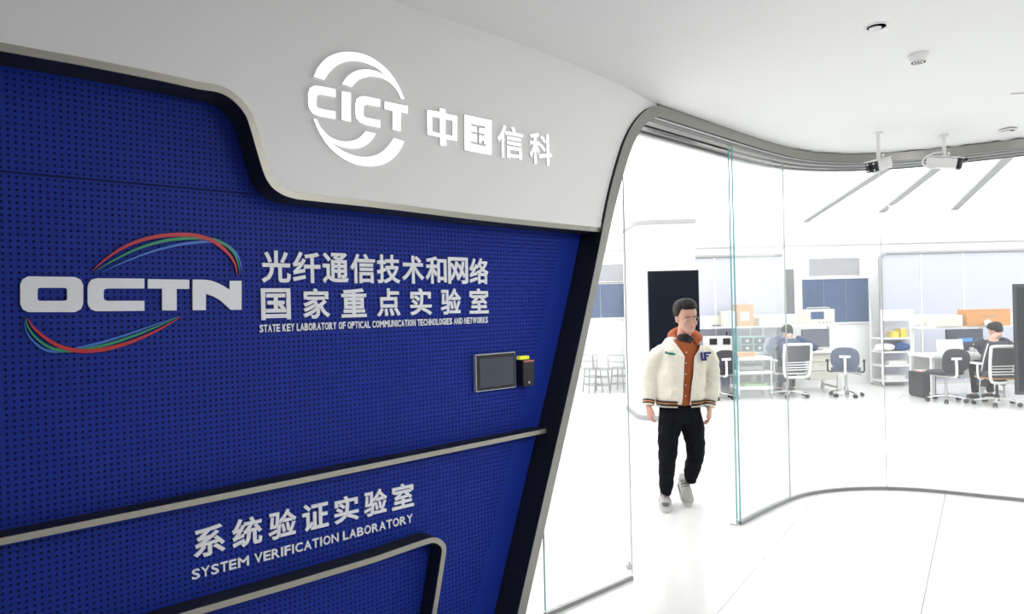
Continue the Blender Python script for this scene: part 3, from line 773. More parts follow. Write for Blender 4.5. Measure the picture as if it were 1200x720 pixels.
def camera_unit(pbase, pbody, aim, label, cable):
    P = ceilpt(*pbase)
    t = thing('security_camera', label, 'security camera', (P.x, P.y, P.z), group='ceiling bullet cameras')
    h = -(ony(*pbody, P.y).z - P.z)
    bm = B(); lathe(bm, [(0.03, 0.012), (0.034, -0.002), (0.03, -0.01), (0.014, -0.012)], M=None); obj('mount_plate', bm, M_plwhite, t, True)
    bm = B(); cyl(bm, (0, 0, -0.01), (0, 0, -h + 0.035), 0.0125, 0.016); ell(bm, (0.004, 0, -h + 0.05), (0.02, 0.018, 0.02)); obj('drop_arm', bm, M_plwhite, t, True)
    bm = B(); box(bm, (0.028, 0, -h + 0.075), (0.02, 0.03, 0.03), bev=0.004); cyl(bm, (0.02, -0.02, -h + 0.075), (0.02, 0.02, -h + 0.075), 0.008); obj('bracket', bm, M_plwhite, t)
    q = Vector(aim).to_track_quat('X', 'Z').to_matrix()
    def loc(bm): bmesh.ops.transform(bm, matrix=Matrix.Translation((0, 0, -h)) @ q.to_4x4() @ Matrix.Scale(1.28, 4), verts=bm.verts); return bm
    bm = B(); box(bm, (-0.015, 0, 0), (0.17, 0.07, 0.066), bev=0.016); obj('housing', loc(bm), M_plwhite, t, True)
    bm = B(); box(bm, (0.0, 0, 0.036), (0.20, 0.078, 0.006), bev=0.002); obj('sun_hood', loc(bm), M_plwhite, t)
    bm = B(); box(bm, (0.078, 0, 0), (0.03, 0.068, 0.064), bev=0.008); f = obj('face', loc(bm), M_plblack, t, True)
    bm = B(); cyl(bm, (0.09, 0, 0), (0.097, 0, 0), 0.014, seg=16); obj('lens', loc(bm), M_screen, f, True)
    for a in (-1, 1):
        for b in (-1, 1):
            bm = B(); cyl(bm, (0.092, a * 0.02, b * 0.02), (0.0955, a * 0.02, b * 0.02), 0.006, seg=10); obj('led', loc(bm), M_lgray, f)
    if cable:
        bm = B(); tube(bm, [(-0.01, 0.0, -h + 0.09), (-0.08, 0, -h + 0.085), (-0.155, 0, -h + 0.05), (-0.175, 0, -h + 0.01), (-0.14, 0, -h - 0.03), (-0.07, 0, -h - 0.03)], 0.006); obj('cable', bm, M_plwhite, t, True)
        bm = loc(B()); c = q @ Vector((0.12, 0.0, 0.038)); cyl(bm, c + Vector((0, 0, -h - 0.01)), c + Vector((0.03, -0.0, -h + 0.002)), 0.012); obj('sensor_knob', bm, M_plblack, t, True)
    return t
camera_unit((1029, 156), (1027, 194), (-0.95, -0.62, -0.28), 'white bullet camera on drop arm, lens turned to the viewer, left of the pair', False)
camera_unit((1106, 159), (1092, 192), (0.95, -0.55, -0.20), 'white bullet camera with looped cable, turned right, right of the pair', True)

# ================================================================== PEOPLE
HZ = [(0.0, .022, .070, .030), (.012, .034, .082, .010), (.03, .046, .090, -.02), (.05, .054, .092, -.055), (.075, .061, .091, -.078), (.10, .066, .089, -.090),
      (.125, .070, .089, -.098), (.15, .0735, .090, -.102), (.175, .073, .087, -.101), (.20, .066, .074, -.092), (.22, .052, .054, -.072), (.234, .032, .03, -.045), (.24, .012, .008, -.018)]
def hprof(z):
    for a, b in zip(HZ, HZ[1:]):
        if a[0] <= z <= b[0]:
            t = (z - a[0]) / (b[0] - a[0]); return [a[k] + (b[k] - a[k]) * t for k in (1, 2, 3)]
    return HZ[-1][1:]
def hpoint(z, a, off=0.0):
    w_, f, b = hprof(z); cy = (f + b) / 2; ry = (f - b) / 2
    p = 2.3; ca, sa = cos(a), sin(a)
    x = math.copysign(abs(ca) ** (2 / p), ca); y = math.copysign(abs(sa) ** (2 / p), sa)
    v = Vector((x * (w_ + off), cy + y * (ry + off), z))
    if sa > 0 and .095 < z < .13:     # eye hollows
        for ex in (-.031, .031):
            d = ((v.x - ex) / .018) ** 2 + ((z - .113) / .013) ** 2
            if d < 1: v.y -= 0.010 * (1 - d)
    return v
def head_geo(bm, M):
    """local head: +Y is the face direction, chin at z=0"""
    n = 40; zs = [HZ[0][0] + .24 * (i / 30) for i in range(31)]; start = len(bm.verts)
    allv = []; rings = []
    for z in zs:
        r = [bm.verts.new(hpoint(z, 2 * pi * k / n)) for k in range(n)]; rings.append(r); allv += r
    for a, b in zip(rings, rings[1:]):
        for k in range(n): bm.faces.new((a[k], a[(k + 1) % n], b[(k + 1) % n], b[k]))
    bm.faces.new(rings[0][::-1]); bm.faces.new(rings[-1])
    bmesh.ops.transform(bm, matrix=M, verts=allv)
    q = M.to_quaternion().to_matrix(); sc = M.to_scale()[0]
    def E(c, r, rot=None): ell(bm, M @ Vector(c), [x * sc for x in r], rot=(q @ rot if rot else q), u=12, v=8)
    loft(bm, [M @ Vector(p) for p in [(0, .086, .122), (0, .096, .105), (0, .106, .086), (0, .100, .076)]], [(.006, .008), (.009, .010), (.013, .012), (.010, .008)], 10, lat=q @ Vector((1, 0, 0)))
    E((-.010, .097, .079), (.008, .009, .007)); E((.010, .097, .079), (.008, .009, .007))
    E((0, .093, .055), (.022, .009, .0045)); E((0, .092, .047), (.019, .010, .0055)); E((0, .083, .018), (.022, .012, .014))
    for s in (-1, 1):
        E((s * .031, .080, .132), (.022, .010, .006)); E((s * .074, -.008, .105), (.007, .018, .030), Euler((0.15, 0, s * 0.25)).to_matrix())
        E((s * .038, .066, .080), (.022, .018, .022)); E((s * .031, .0775, .119), (.015, .0085, .0052)); E((s * .031, .0765, .104), (.014, .0075, .0035))
def hair_geo(M, tuft=0.010, low_back=.065):
    bm = B(); n = 56; m_ = 12; rings = []
    rnd = random.Random(3)
    def line(a):
        s = sin(a)   # 1 front, -1 back
        if s > 0.55: return .188 + 0.012 * (1 - s)
        if s > 0.0: return .125 + (.190 - .125) * (s / .55) ** 1.6
        return .125 + (low_back - .125) * min(1, (-s) * 2.0)
    for j in range(m_ + 1):
        ring = []
        for k in range(n):
            a = 2 * pi * k / n; z0 = line(a); t = j / m_; z = z0 + (.2395 - z0) * t
            off = (0.004 if j == 0 else 0.010 + tuft * t) + rnd.uniform(-.002, .002) * (1 if j else 0)
            v = hpoint(z, a, off); v.z += (.018 + 0.010 * max(0, sin(a))) * t + rnd.uniform(-.002, .003) * t
            if sin(a) > .3: v.y += 0.008 * sin(pi * min(1, t * 1.3)) * sin(a)
            ring.append(bm.verts.new(M @ v))
        rings.append(ring)
    for a, b in zip(rings, rings[1:]):
        for k in range(n): bm.faces.new((a[k], a[(k + 1) % n], b[(k + 1) % n], b[k]))
    bm.faces.new(rings[-1])
    inner = [bm.verts.new(M @ hpoint(line(2 * pi * k / n) + .004, 2 * pi * k / n, -0.006)) for k in range(n)]
    for k in range(n): bm.faces.new((rings[0][(k + 1) % n], rings[0][k], inner[k], inner[(k + 1) % n]))
    return bm
def hand_geo(bm, wrist, d, palmn, side, L=0.185, curl=0.5):
    """palm and five fingers; d finger direction, palmn palm normal, side +1/-1 picks the thumb side"""
    d = Vector(d).normalized(); palmn = Vector(palmn); palmn = (palmn - d * palmn.dot(d)).normalized(); lat = d.cross(palmn) * side
    k = L / 0.185
    loft(bm, [wrist - d * .03, wrist, wrist + d * .035 * k, wrist + d * .08 * k, wrist + d * .093 * k], [(.026, .020), (.027, .019), (.036, .018), (.041, .016), (.036, .011)], 14, lat=lat)
    for i, (o, ln) in enumerate([(-.030, .068), (-.0105, .078), (.0095, .072), (.029, .056)]):
        p = wrist + d * (.082 * k) + lat * (-o * 1.08); pts = [p]; dd = d.copy() + lat * (-o * 2.0); dd.normalize()
        ang = curl * (0.9 + .1 * i)
        for seg in range(3):
            rot = Matrix.Rotation(ang * (0.45 + .25 * seg), 3, lat * (1 if True else -1)); 
            cand = rot @ dd
            if (cand - dd).dot(palmn) < 0: cand = Matrix.Rotation(-ang * (0.45 + .25 * seg), 3, lat) @ dd
            dd = cand; pts.append(pts[-1] + dd * ln * k * (.45, .32, .23)[seg])
        loft(bm, pts, [(.0092, .0092), (.0088, .0088), (.0080, .0080), (.0062, .0062)], 8, lat=lat)
    p = wrist + d * .018 * k + lat * .022
    loft(bm, [p, p + d * .03 + lat * .020 + palmn * .006, p + d * .055 + lat * .026 + palmn * .014, p + d * .078 + lat * .024 + palmn * .022], [(.014, .013), (.0115, .011), (.010, .0095), (.007, .007)], 8, lat=palmn)

def local(bm, loc): bmesh.ops.translate(bm, vec=-Vector(loc), verts=bm.verts); return bm

def walking_man():
    Y = 5.45
    J = lambda x, y, dy=0.0: ony(x, y, Y + dy)
    base = onz(797, 600, 0); loc = Vector((base.x, Y, 0))
    t = thing('person', 'young man in cream varsity jacket and black trousers walking through the open glass doorway', 'person', loc)
    neckb = J(801, 399, .02); neckt = J(803, 384, -.0)
    shL, shR = J(773, 407, .02), J(827, 408, .02)
    elL, elR = J(762, 444, .05), J(834, 445, .06)
    wrL, wrR = J(760, 474, -.01), J(831, 476, -.02)
    hipL, hipR = J(787, 487), J(808, 487)
    knL, knR = J(782, 532, -.05), J(815, 530, .02)
    anL, anR = J(780, 582, .08), J(808, 566, .17)
    # head frame
    yaw = radians(180 + 10); pitch = radians(-7)
    q = (Matrix.Rotation(yaw, 4, 'Z') @ Matrix.Rotation(pitch, 4, 'X') @ Matrix.Rotation(radians(3), 4, 'Y'))
    HM = Matrix.Translation(J(804.5, 389.5, -.02)) @ q @ Matrix.Diagonal((1.03, 1.03, 1.03, 1))
    bm = B(); head_geo(bm, HM)
    loft(bm, [J(801, 404, .03), J(801, 396, .03), J(803, 384, .02), J(804, 374, .02)], [(.07, .055), (.056, .055), (.055, .056), (.05, .05)], 16)
    loft(bm, [J(800, 404, .03), J(800, 425, .03), J(798, 455, .03), J(797, 480, .02), J(797, 492, .02)], [(.12, .07), (.15, .09), (.135, .085), (.14, .09), (.10, .07)], 20)
    for a, b, c in ((shL, elL, wrL), (shR, elR, wrR)):
        a = a + Vector((0, 0, -.075))
        loft(bm, [a, (a + b) / 2, b, (b + c) / 2, c], [(.045, .045), (.043, .043), (.036, .036), (.034, .034), (.026, .022)], 12)
    for a, b, c in ((hipL, knL, anL), (hipR, knR, anR)):
        loft(bm, [a, (a + b) / 2, b, (b + c) / 2, c], [(.07, .07), (.065, .065), (.048, .048), (.040, .040), (.022, .026)], 12)
    hand_geo(bm, wrL, (0.03, -0.12, -1), (1, .25, 0), 1, L=.195, curl=0.75)
    hand_geo(bm, wrR, (-0.02, -0.12, -1), (-1, .25, 0), -1, L=.195, curl=0.75)
    local(bm, loc); body = obj('body', bm, M_skin, t); remesh(body, 0.0042, 2)
    hb = hair_geo(HM); local(hb, loc); obj('hair', hb, M_hair, t, True)
    ML = Matrix.Translation(-loc) @ HM
    for s in (-1, 1):
        bm = B(); ell(bm, ML @ Vector((s * .031, .0755, .112)), (.0098,) * 3, u=12, v=8); e = obj('eye', bm, M_plwhite, t, True)
        bm = B(); ell(bm, ML @ Vector((s * .031 + .0015, .0825, .1105)), (.0044,) * 3, u=10, v=6); obj('iris', bm, M_plblack, e, True)
        bm = B(); tube(bm, [ML @ Vector(p) for p in [(s * .012, .094, .129), (s * .03, .096, .134), (s * .05, .084, .130)]], .0032, 6); obj('eyebrow', bm, M_hair, t, True)
    bm = B()
    for s in (-1, 1):
        ring = [ML @ Vector((s * .033 + .023 * cos(a), .103 - abs(s * .033 + .023 * cos(a)) ** 2 * 2.4, .110 + .019 * sin(a))) for a in [2 * pi * k / 16 for k in range(17)]]
        tube(bm, ring, .0014, 6, 1)
        tube(bm, [ML @ Vector(p) for p in [(s * .055, .096, .116), (s * .074, .05, .116), (s * .079, -.005, .113)]], .0014, 6, 2)
    tube(bm, [ML @ Vector((-.010, .103, .114)), ML @ Vector((0, .106, .116)), ML @ Vector((.010, .103, .114))], .0014, 6, 2)
    obj('eyeglasses', bm, M_gray, t, True)
    bm = B(); ell(bm, ML @ Vector((0, .0985, .051)), (.017, .005, .0035), rot=ML.to_quaternion().to_matrix()); obj('lips', bm, mat('lips', (0.50, 0.17, 0.15), .5, noise=.05), t, True)
    # shirt
    bm = B()
    loft(bm, [J(801, 398, .02), J(800, 406, .02), J(799, 425, .01), J(798, 455, .01), J(798, 473, .01)], [(.07, .075), (.13, .095), (.165, .118), (.155, .115), (.16, .12)], 24)
    local(bm, loc); obj('shirt', bm, M_rust, t, True)
    bm = B(); loft(bm, [J(801, 402, -.0), J(802, 397, .005), J(802.3, 394.5, .01)], [(.074, .070), (.060, .060), (.057, .057)], 20); local(bm, loc); obj('undershirt', bm, M_darkshirt, t, True)
    # hood lying round the neck
    bm = B(); P0 = J(803, 396, .045)
    pts = []; rad = []
    for k in range(13):
        a = radians(-62 + 304 * k / 12); u = abs(k - 6) / 6
        pts.append(P0 + Vector((0.106 * cos(a), 0.092 * sin(a) + 0.01, 0.050 * (1 - u) - 0.045 * u ** 2)))
        rad.append((.044 - .022 * u, .040 - .010 * u))
    prev = None
    loft(bm, pts, rad, 12, lat=(0, 0, 1), n=2); local(bm, loc); h = obj('hood', bm, M_rust, t); remesh(h, .006, 3)
    # jacket
    bm = B()
    loft(bm, [J(801, 399, .03), J(800, 404, .03), J(800, 412, .02), J(799, 430, .01), J(797, 452, .01), J(797, 466, .01), J(797, 473, .01)],
         [(.10, .08), (.155, .105), (.190, .128), (.192, .138), (.190, .140), (.190, .14), (.180, .132)], 32, power=2.2)
    for a, b, c, sx in ((shL, elL, wrL, -1), (shR, elR, wrR, 1)):
        c2 = b + (c - b) * 0.88
        loft(bm, [a + Vector((-sx * .10, 0, -.045)), a + Vector((-sx * .035, 0, -.040)), a + Vector((sx * .008, 0, -.056)), (a + b) / 2 + Vector((sx * .012, 0, 0)), b, (b + c2) / 2 + Vector((sx * .004, 0, 0)), b + (c2 - b) * .85, c2],
             [(.050, .060), (.060, .070), (.066, .074), (.068, .074), (.066, .070), (.063, .065), (.057, .057), (.047, .045)], 18)
    local(bm, loc); j = obj('jacket', bm, M_jacket, t); remesh(j, .006, 12)
    # folds, then open the front
    jb = B(); jb.from_mesh(j.data); jb.verts.ensure_lookup_table()
    from mathutils import noise as NZ
    for v in jb.verts:
        a = NZ.noise(Vector((v.co.x * 7, v.co.y * 7, v.co.z * 9))); b = 1 - abs(NZ.noise(Vector((v.co.x * 13 + v.co.z * 5, v.co.y * 12 + 4, v.co.z * 11)))) * 2.5
        v.co += v.normal * (a * 0.013 + b * 0.007 - .004)
    cxz = [(J(797, 475, 0) - loc), (J(803, 404, 0) - loc)]
    def mid(z): return cxz[0].x + (cxz[1].x - cxz[0].x) * (z - cxz[0].z) / (cxz[1].z - cxz[0].z)
    kill = []
    for f in jb.faces:
        c = f.calc_center_median()
        zt = (c.z - cxz[0].z) / (cxz[1].z - cxz[0].z)
        half = .036 + .055 * max(0, zt - .82) / .18 - .01 * (1 - zt)
        if c.y < -0.02 and abs(c.x - mid(c.z) - .012) < half: kill.append(f)
    bmesh.ops.delete(jb, geom=kill, context='FACES')
    for v in jb.verts:
        if v.is_boundary and v.co.y < 0.02:
            zt = (v.co.z - cxz[0].z) / (cxz[1].z - cxz[0].z); half = .036 + .055 * max(0, zt - .82) / .18 - .01 * (1 - zt)
            if zt < 1.2: m0 = mid(v.co.z) + .012; v.co.x = m0 + math.copysign(half + .004, v.co.x - m0); v.co.y -= .003
    jb.to_mesh(j.data); jb.free()
    for p in j.data.polygons: p.use_smooth = True
    # ribbed hem and cuffs with stripes
    def hem(z_off, m, nm):
        bm = B(); n = 40; c = J(797, 473.5, .01) - loc; c.z += z_off; R_ = []
        for k in range(n + 1):
            a = radians(-90 + 13) + radians(360 - 26) * k / n
            for dz in (-.006, .006): R_.append(bm.verts.new((c.x + .193 * math.copysign(abs(cos(a)) ** .87, cos(a)), c.y + .143 * math.copysign(abs(sin(a)) ** .87, sin(a)), c.z + dz)))
        for k in range(n): bm.faces.new((R_[2 * k], R_[2 * k + 2], R_[2 * k + 3], R_[2 * k + 1]))
        bmesh.ops.solidify(bm, geom=list(bm.faces), thickness=.004)
        return obj(nm, bm, m, j)
    hem(.034, M_plblack, 'hem_stripe'); hem(.022, M_orange, 'hem_stripe'); hem(.008, M_plblack, 'hem_stripe'); hem(-.006, M_jacket, 'hem_rib')
    for b, c in ((elL, wrL), (elR, wrR)):
        dd = (c - b).normalized(); c2 = b + (c - b) * .88
        for k, m_ in enumerate((M_plblack, M_orange, M_plblack, M_jacket)):
            bm = B(); p = c2 + dd * (k * .011 - .010); loft(bm, [p, p + dd * .010], [(.051 - .001 * k, .049 - .001 * k)] * 2, 20, n=1); local(bm, loc); obj('cuff_stripe', bm, m_, j, True)
    # chest badges
    yf = -.150
    g = J(781, 413) - loc; bm = B(); 
    for dx, dz, sx, sz in ((-.03, .006, .016, .02), (-.012, .0, .02, .014), (.008, -.004, .03, .018), (.026, -.008, .028, .014)):
        box(bm, (g.x + dx, -.128 , g.z + dz), (sx, .012, sz), rot=Euler((radians(-8), 0, 0)).to_matrix())
    obj('badge', bm, M_patchg, j)
    g = J(821, 416.5) - loc; bm = B()
    for dx, dz, sx, sz in ((-.026, .004, .014, .055), (-.008, -.026, .040, .016), (.0, .004, .016, .055), (.022, .026, .050, .016), (.012, .002, .03, .014)):
        box(bm, (g.x + dx, -.126, g.z + dz), (sx, .014, sz), rot=Euler((radians(-8), 0, radians(12))).to_matrix())
    obj('badge', bm, M_patchb, j)
    bm = B()
    for k in range(5):
        p = J(800 - k * .3, 412 + k * 12.5) - loc; ell(bm, (p.x, -.116, p.z), (.006, .004, .006), u=8, v=6)
    obj('buttons', bm, M_cream, t)
    # trousers
    bm = B()
    loft(bm, [J(797, 474, .01), J(797, 479, .01), J(797, 488, .01), J(797.5, 496, .01)], [(.15, .11), (.165, .118), (.165, .12), (.13, .10)], 24)
    for a, b, c, sx in ((hipL, knL, anL, -1), (hipR, knR, anR, 1)):
        e = b + (c - b) * .92
        loft(bm, [a + Vector((0, 0, .03)), a + Vector((sx * .012, 0, -.06)), (a + b) / 2 + Vector((sx * .008, 0, 0)), b, (b + c) / 2, b + (c - b) * .8, e],
             [(.088, .10), (.092, .102), (.086, .092), (.072, .076), (.062, .068), (.050, .054), (.046, .050)], 18)
    local(bm, loc); tr = obj('trousers', bm, M_trouser, t); remesh(tr, .007, 3)
    jb = B(); jb.from_mesh(tr.data)
    for v in jb.verts:
        a = NZ.noise(Vector((v.co.x * 9, v.co.y * 9, v.co.z * 13))); b = 1 - abs(NZ.noise(Vector((v.co.x * 12, v.co.y * 12 + 4, v.co.z * 17)))) * 2.5; v.co += v.normal * (a * 0.009 + b * .004)
    jb.to_mesh(tr.data); jb.free()
    for p in tr.data.polygons: p.use_smooth = True
    # shoes
    def shoe(heel, toe, up, nm='shoe'):
        L = (toe - heel).length; fx = (toe - heel).normalized(); lat = fx.cross(Vector((0, 0, 1))).normalized(); upv = lat.cross(fx)
        M = Matrix.Identity(4)
        for i in range(3): M[i][0] = lat[i]; M[i][1] = fx[i]; M[i][2] = upv[i]
        M.translation = heel - loc
        def T(bm): bmesh.ops.transform(bm, matrix=M, verts=bm.verts); return bm
        bm = B(); n = 24; P = []
        for k in range(n):
            a = 2 * pi * k / n; y = L / 2 + L / 2 * sin(a); wd = .043 + .012 * (y / L); P.append((wd * math.copysign(abs(cos(a)) ** .75, cos(a)), y))
        a_ = [bm.verts.new((x, y, 0)) for x, y in P]; b_ = [bm.verts.new((x * 1.05, y, .032 + .006 * max(0, 1 - y / L * 2))) for x, y in P]
        for k in range(n): bm.faces.new((a_[k], a_[(k + 1) % n], b_[(k + 1) % n], b_[k]))
        bm.faces.new(a_[::-1]); bm.faces.new(b_); sole = T(bm)
        bm = B()
        loft(bm, [(0, .012, .06), (0, .05, .055), (0, .11, .050), (0, .17, .042), (0, .23, .034), (0, L - .008, .028)], [(.034, .05), (.041, .058), (.044, .052), (.049, .038), (.049, .028), (.026, .012)], 18, lat=(1, 0, 0))
        loft(bm, [(0, .05, .05), (0, .052, .09), (0, .05, .125)], [(.042, .05), (.040, .048), (.042, .05)], 18, lat=(1, 0, 0))
        s = obj(nm, T(bm), M_shoe, t); remesh(s, .006, 2)
        obj('sole', sole, M_sole, s, True)
        bm = B()
        for k in range(5):
            y = .085 + .022 * k; z = .122 - .013 * k; tube(bm, [(-.034, y, z - .020), (0, y + .006, z), (.034, y, z - .020)], .0045, 6, 2)
        obj('laces', T(bm), M_shoedark, s)
        for sx_ in (-1, 1): bm = B(); box(bm, (sx_ * .046, .11, .045), (.006, .10, .018)); obj('side_panel', T(bm), M_shoedark, s)
        bm = B(); loft(bm, [(0, L - .085, .058), (0, L - .05, .056), (0, L - .02, .045)], [(.030, .006), (.030, .008), (.018, .006)], 10); obj('toe_cap', T(bm), M_shoedark, s, True)
    tf = onz(781, 602, 0); shoe(Vector((tf.x + .050, tf.y + .285, 0.002)), Vector((tf.x - .005, tf.y, 0.002)), 0)
    tb_ = onz(806, 595, 0); shoe(Vector((tb_.x + .005, tb_.y + .235, .135)), Vector((tb_.x + .01, tb_.y, .006)), 0)
    return t
walking_man()

# ================================================================== LABORATORY FURNITURE
def star_base(t, R, m_arm, hub_z=.10, top=.40, lift_m=M_chrome):
    for k in range(5):
        a = 2 * pi * k / 5 + .3; bm = B()
        loft(bm, [(0, 0, hub_z), (cos(a) * R * .5, sin(a) * R * .5, hub_z - .01), (cos(a) * R, sin(a) * R, .068)], [(.022, .018), (.018, .014), (.013, .01)], 8, lat=(-sin(a), cos(a), 0))
        arm = obj('base_arm', bm, m_arm, t, True)
        bm = B(); c = Vector((cos(a) * R, sin(a) * R, .03)); n = Vector((-sin(a), cos(a), 0))
        cyl(bm, c - n * .028, c - n * .006, .03, seg=12); cyl(bm, c + n * .006, c + n * .028, .03, seg=12); cyl(bm, c, c + Vector((0, 0, .04)), .008, seg=8)
        obj('caster', bm, M_plblack, arm)
    bm = B(); cyl(bm, (0, 0, hub_z - .03), (0, 0, top), .022, .018); cyl(bm, (0, 0, hub_z - .035), (0, 0, hub_z + .06), .035); obj('gas_lift', bm, lift_m, t, True)
def slab(bm, c, w_, h, th, power=3.2, curve=.03, rot=None, seg=28):
    """upholstered back or seat: superellipse outline in XZ with rounded rim"""
    rings = []; prof = [(.0, -th / 2), (.88, -th / 2), (1, -th / 4), (1, th / 4), (.88, th / 2), (.0, th / 2)]
    vs = []
    for s, y in prof:
        if s == 0: v = bm.verts.new((0, y, 0)); rings.append([v]); vs.append(v); continue
        r = []
        for k in range(seg):
            a = 2 * pi * k / seg; x = w_ / 2 * s * math.copysign(abs(cos(a)) ** (2 / power), cos(a)); z = h / 2 * s * math.copysign(abs(sin(a)) ** (2 / power), sin(a))
            r.append(bm.verts.new((x, y - curve * (x / (w_ / 2)) ** 2 * -1, z)))
        rings.append(r); vs += r
    for a, b in zip(rings, rings[1:]):
        for k in range(seg):
            if len(a) == 1: bm.faces.new((a[0], b[(k + 1) % seg], b[k]))
            elif len(b) == 1: bm.faces.new((a[k], a[(k + 1) % seg], b[0]))
            else: bm.faces.new((a[k], a[(k + 1) % seg], b[(k + 1) % seg], b[k]))
    M = Matrix.Translation(c) @ (rot.to_4x4() if rot else Matrix.Identity(4))
    bmesh.ops.transform(bm, matrix=M, verts=vs); return bm
def task_chair(label, loc, rotz, fab, R=.27, arms=True, sup=M_plwhite, group='task chairs with rounded fabric backs'):
    """local -Y is the rear of the chair"""
    t = thing('task_chair', label, 'chair', loc, rotz, group)
    bm = slab(B(), (0, -.19, .66), .44, .37, .06, 2.9, -.04, Euler((radians(7), 0, 0)).to_matrix()); obj('backrest', bm, fab, t, True)
    bm = slab(B(), (0, .03, .46), .46, .44, .07, 3.2, 0, Euler((radians(90), 0, 0)).to_matrix()); obj('seat', bm, fab, t, True)
    bm = B(); tube(bm, [(0, .0, .41), (0, -.17, .40), (0, -.235, .44), (0, -.235, .62), (0, -.225, .70)], .021, 8); box(bm, (0, -.236, .69), (.17, .02, .04), bev=.006); box(bm, (0, .0, .41), (.2, .24, .03)); obj('back_support', bm, sup, t, True)
    if arms:
        for s in (-1, 1):
            bm = B(); tube(bm, [(s * .16, .02, .42), (s * .27, .02, .42), (s * .28, .02, .52), (s * .28, .02, .60)], .014, 8); box(bm, (s * .28, .01, .61), (.05, .24, .028), bev=.01); obj('armrest', bm, M_plblack, t, True)
    bm = B(); tube(bm, [(.08, .02, .40), (.24, .0, .37)], .006, 6, 1); obj('lever', bm, M_plblack, t)
    star_base(t, R, M_chrome)
    return t
def mesh_chair(label, loc, rotz, w_=.50, zt=.92, under=M_orange):
    t = thing('mesh_chair', label, 'chair', loc, rotz, 'white framed mesh chairs')
    w2 = w_ / 2; pts = [(0, -.24, .36), (w2 * .7, -.24, .36), (w2 * .93, -.25, .42), (w2, -.27, .62), (w2, -.30, zt - .05), (w2 * .9, -.305, zt), (0, -.31, zt)]
    full = pts + [(-x, y, z) for x, y, z in pts[-2:0:-1]] + [pts[0]]
    bm = B(); tube(bm, full, .022, 8, 3); obj('back_frame', bm, M_plwhite, t, True)
    bm = bx(-w2 + .02, w2 - .02, -.008, .008, -(zt - .64) / 2, (zt - .64) / 2 - .02); bmesh.ops.transform(bm, matrix=Matrix.Translation((0, -.285, (zt + .62) / 2)) @ Matrix.Rotation(radians(6), 4, 'X'), verts=bm.verts); obj('mesh_back', bm, M_fabric, t)
    for k in range(4): obj('back_slat', bx(-w2 + .02, w2 - .02, -.272 + k * .006, -.258 + k * .006, .60 - k * .042, .615 - k * .042), M_plwhite, t)
    bm = slab(B(), (0, .0, .47), .50, .48, .07, 3.4, 0, Euler((radians(90), 0, 0)).to_matrix()); obj('seat', bm, M_fabric, t, True)
    bm = B(); box(bm, (0, .0, .415), (.42, .40, .03), bev=.01); obj('seat_shell', bm, under, t)
    bm = B(); tube(bm, [(0, -.24, .37), (0, -.12, .33), (0, 0, .36)], .028, 8); box(bm, (0, 0, .37), (.16, .2, .06), bev=.01); obj('tilt_mechanism', bm, M_plblack, t, True)
    for s in (-1, 1):
        bm = B(); tube(bm, [(s * .2, 0, .40), (s * .28, -.02, .42), (s * .29, -.02, .62)], .015, 8); box(bm, (s * .29, .0, .635), (.06, .24, .03), bev=.01); obj('armrest', bm, M_plwhite, t, True)
    star_base(t, .30, M_plwhite, lift_m=M_plblack)
    return t
def gp(px, py): p = onz(px, py, 0); return Vector((p.x, p.y, 0))
def monitor(label, px, py0, py1, wpx, Y, m=M_screen, loc_z=None, banner=None, stand=True, name='monitor'):
    a = ony(px, py1, Y); zt = ony(px, py0, Y).z; w_ = wpx / F * Y; h = zt - a.z; z0 = a.z
    base = loc_z if loc_z is not None else z0 - .1
    t = thing(name, label, 'monitor', (a.x, Y, base))
    obj('casing', bx(-w_ / 2, w_ / 2, 0, .035, z0 - base, zt - base, bev=.005), M_plblack, t)
    obj('screen', bx(-w_ / 2 + .012, w_ / 2 - .012, -.003, .001, z0 - base + .012, zt - base - .012), m, t)
    if banner: obj('screen_banner', bx(-w_ * .18, w_ * .2, -.005, -.002, (z0 - base) + h * .42, (z0 - base) + h * .58), mat('screen_blue', (.08, .22, .75), .4, emit=.6, noise=.02), t)
    if stand:
        bm = B(); cyl(bm, (0, .045, .005), (0, .045, z0 - base + h * .4), .018); bx(-.11, .11, -.05, .13, 0, .012, bm); obj('stand', bm, M_plblack, t)
    return t

# ---- workbench left of the glass edge / behind the mesh chair
def workbench(label, x0, x1, Y, dt, zt, zs, xs0, xs1, hasp=True):
    t = thing('workbench', label, 'workbench', (x0, Y, 0)); L = x1 - x0
    obj('worktop', bx(0, L, 0, dt, zt - .04, zt), M_bench, t)
    n = max(2, int(round(L / 1.3)) + 1)
    for k in range(n):
        x = .03 + (L - .06) * k / (n - 1)
        bm = bx(x - .025, x + .025, .04, .09, 0, zt - .04); bx(x - .025, x + .025, dt - .09, dt - .04, 0, zt - .04, bm); bx(x - .02, x + .02, .06, dt - .06, .06, .10, bm); obj('leg_frame', bm, M_bench, t)
    for k in range(n):
        x = xs0 - x0 + .03 + (xs1 - xs0 - .06) * k / (n - 1)
        obj('upright', bx(x - .02, x + .02, dt - .06, dt - .02, zt, zs + .18), M_bench, t)
    obj('shelf', bx(xs0 - x0, xs1 - x0, dt - .36, dt, zs - .03, zs), M_bench, t)
    obj('service_rail', bx(xs0 - x0, xs1 - x0, dt - .035, dt - .0, zs + .03, zs + .2), M_cream, t)
    if hasp: obj('modesty_panel', bx(.05, L - .05, dt - .05, dt - .03, .25, zt - .05), M_bench, t)
    return t
YW = 12.1
wx0 = ony(812, 415, YW).x; wx1 = ony(986, 415, YW).x; zt = ony(900, 413, YW).z; zs = ony(880, 382, YW + .6).z
workbench('long white workbench with overhead shelf behind the trolley and seated technician', wx0, wx1, YW, .75, zt, zs, ony(818, 380, YW + .5).x, ony(979, 380, YW + .5).x)
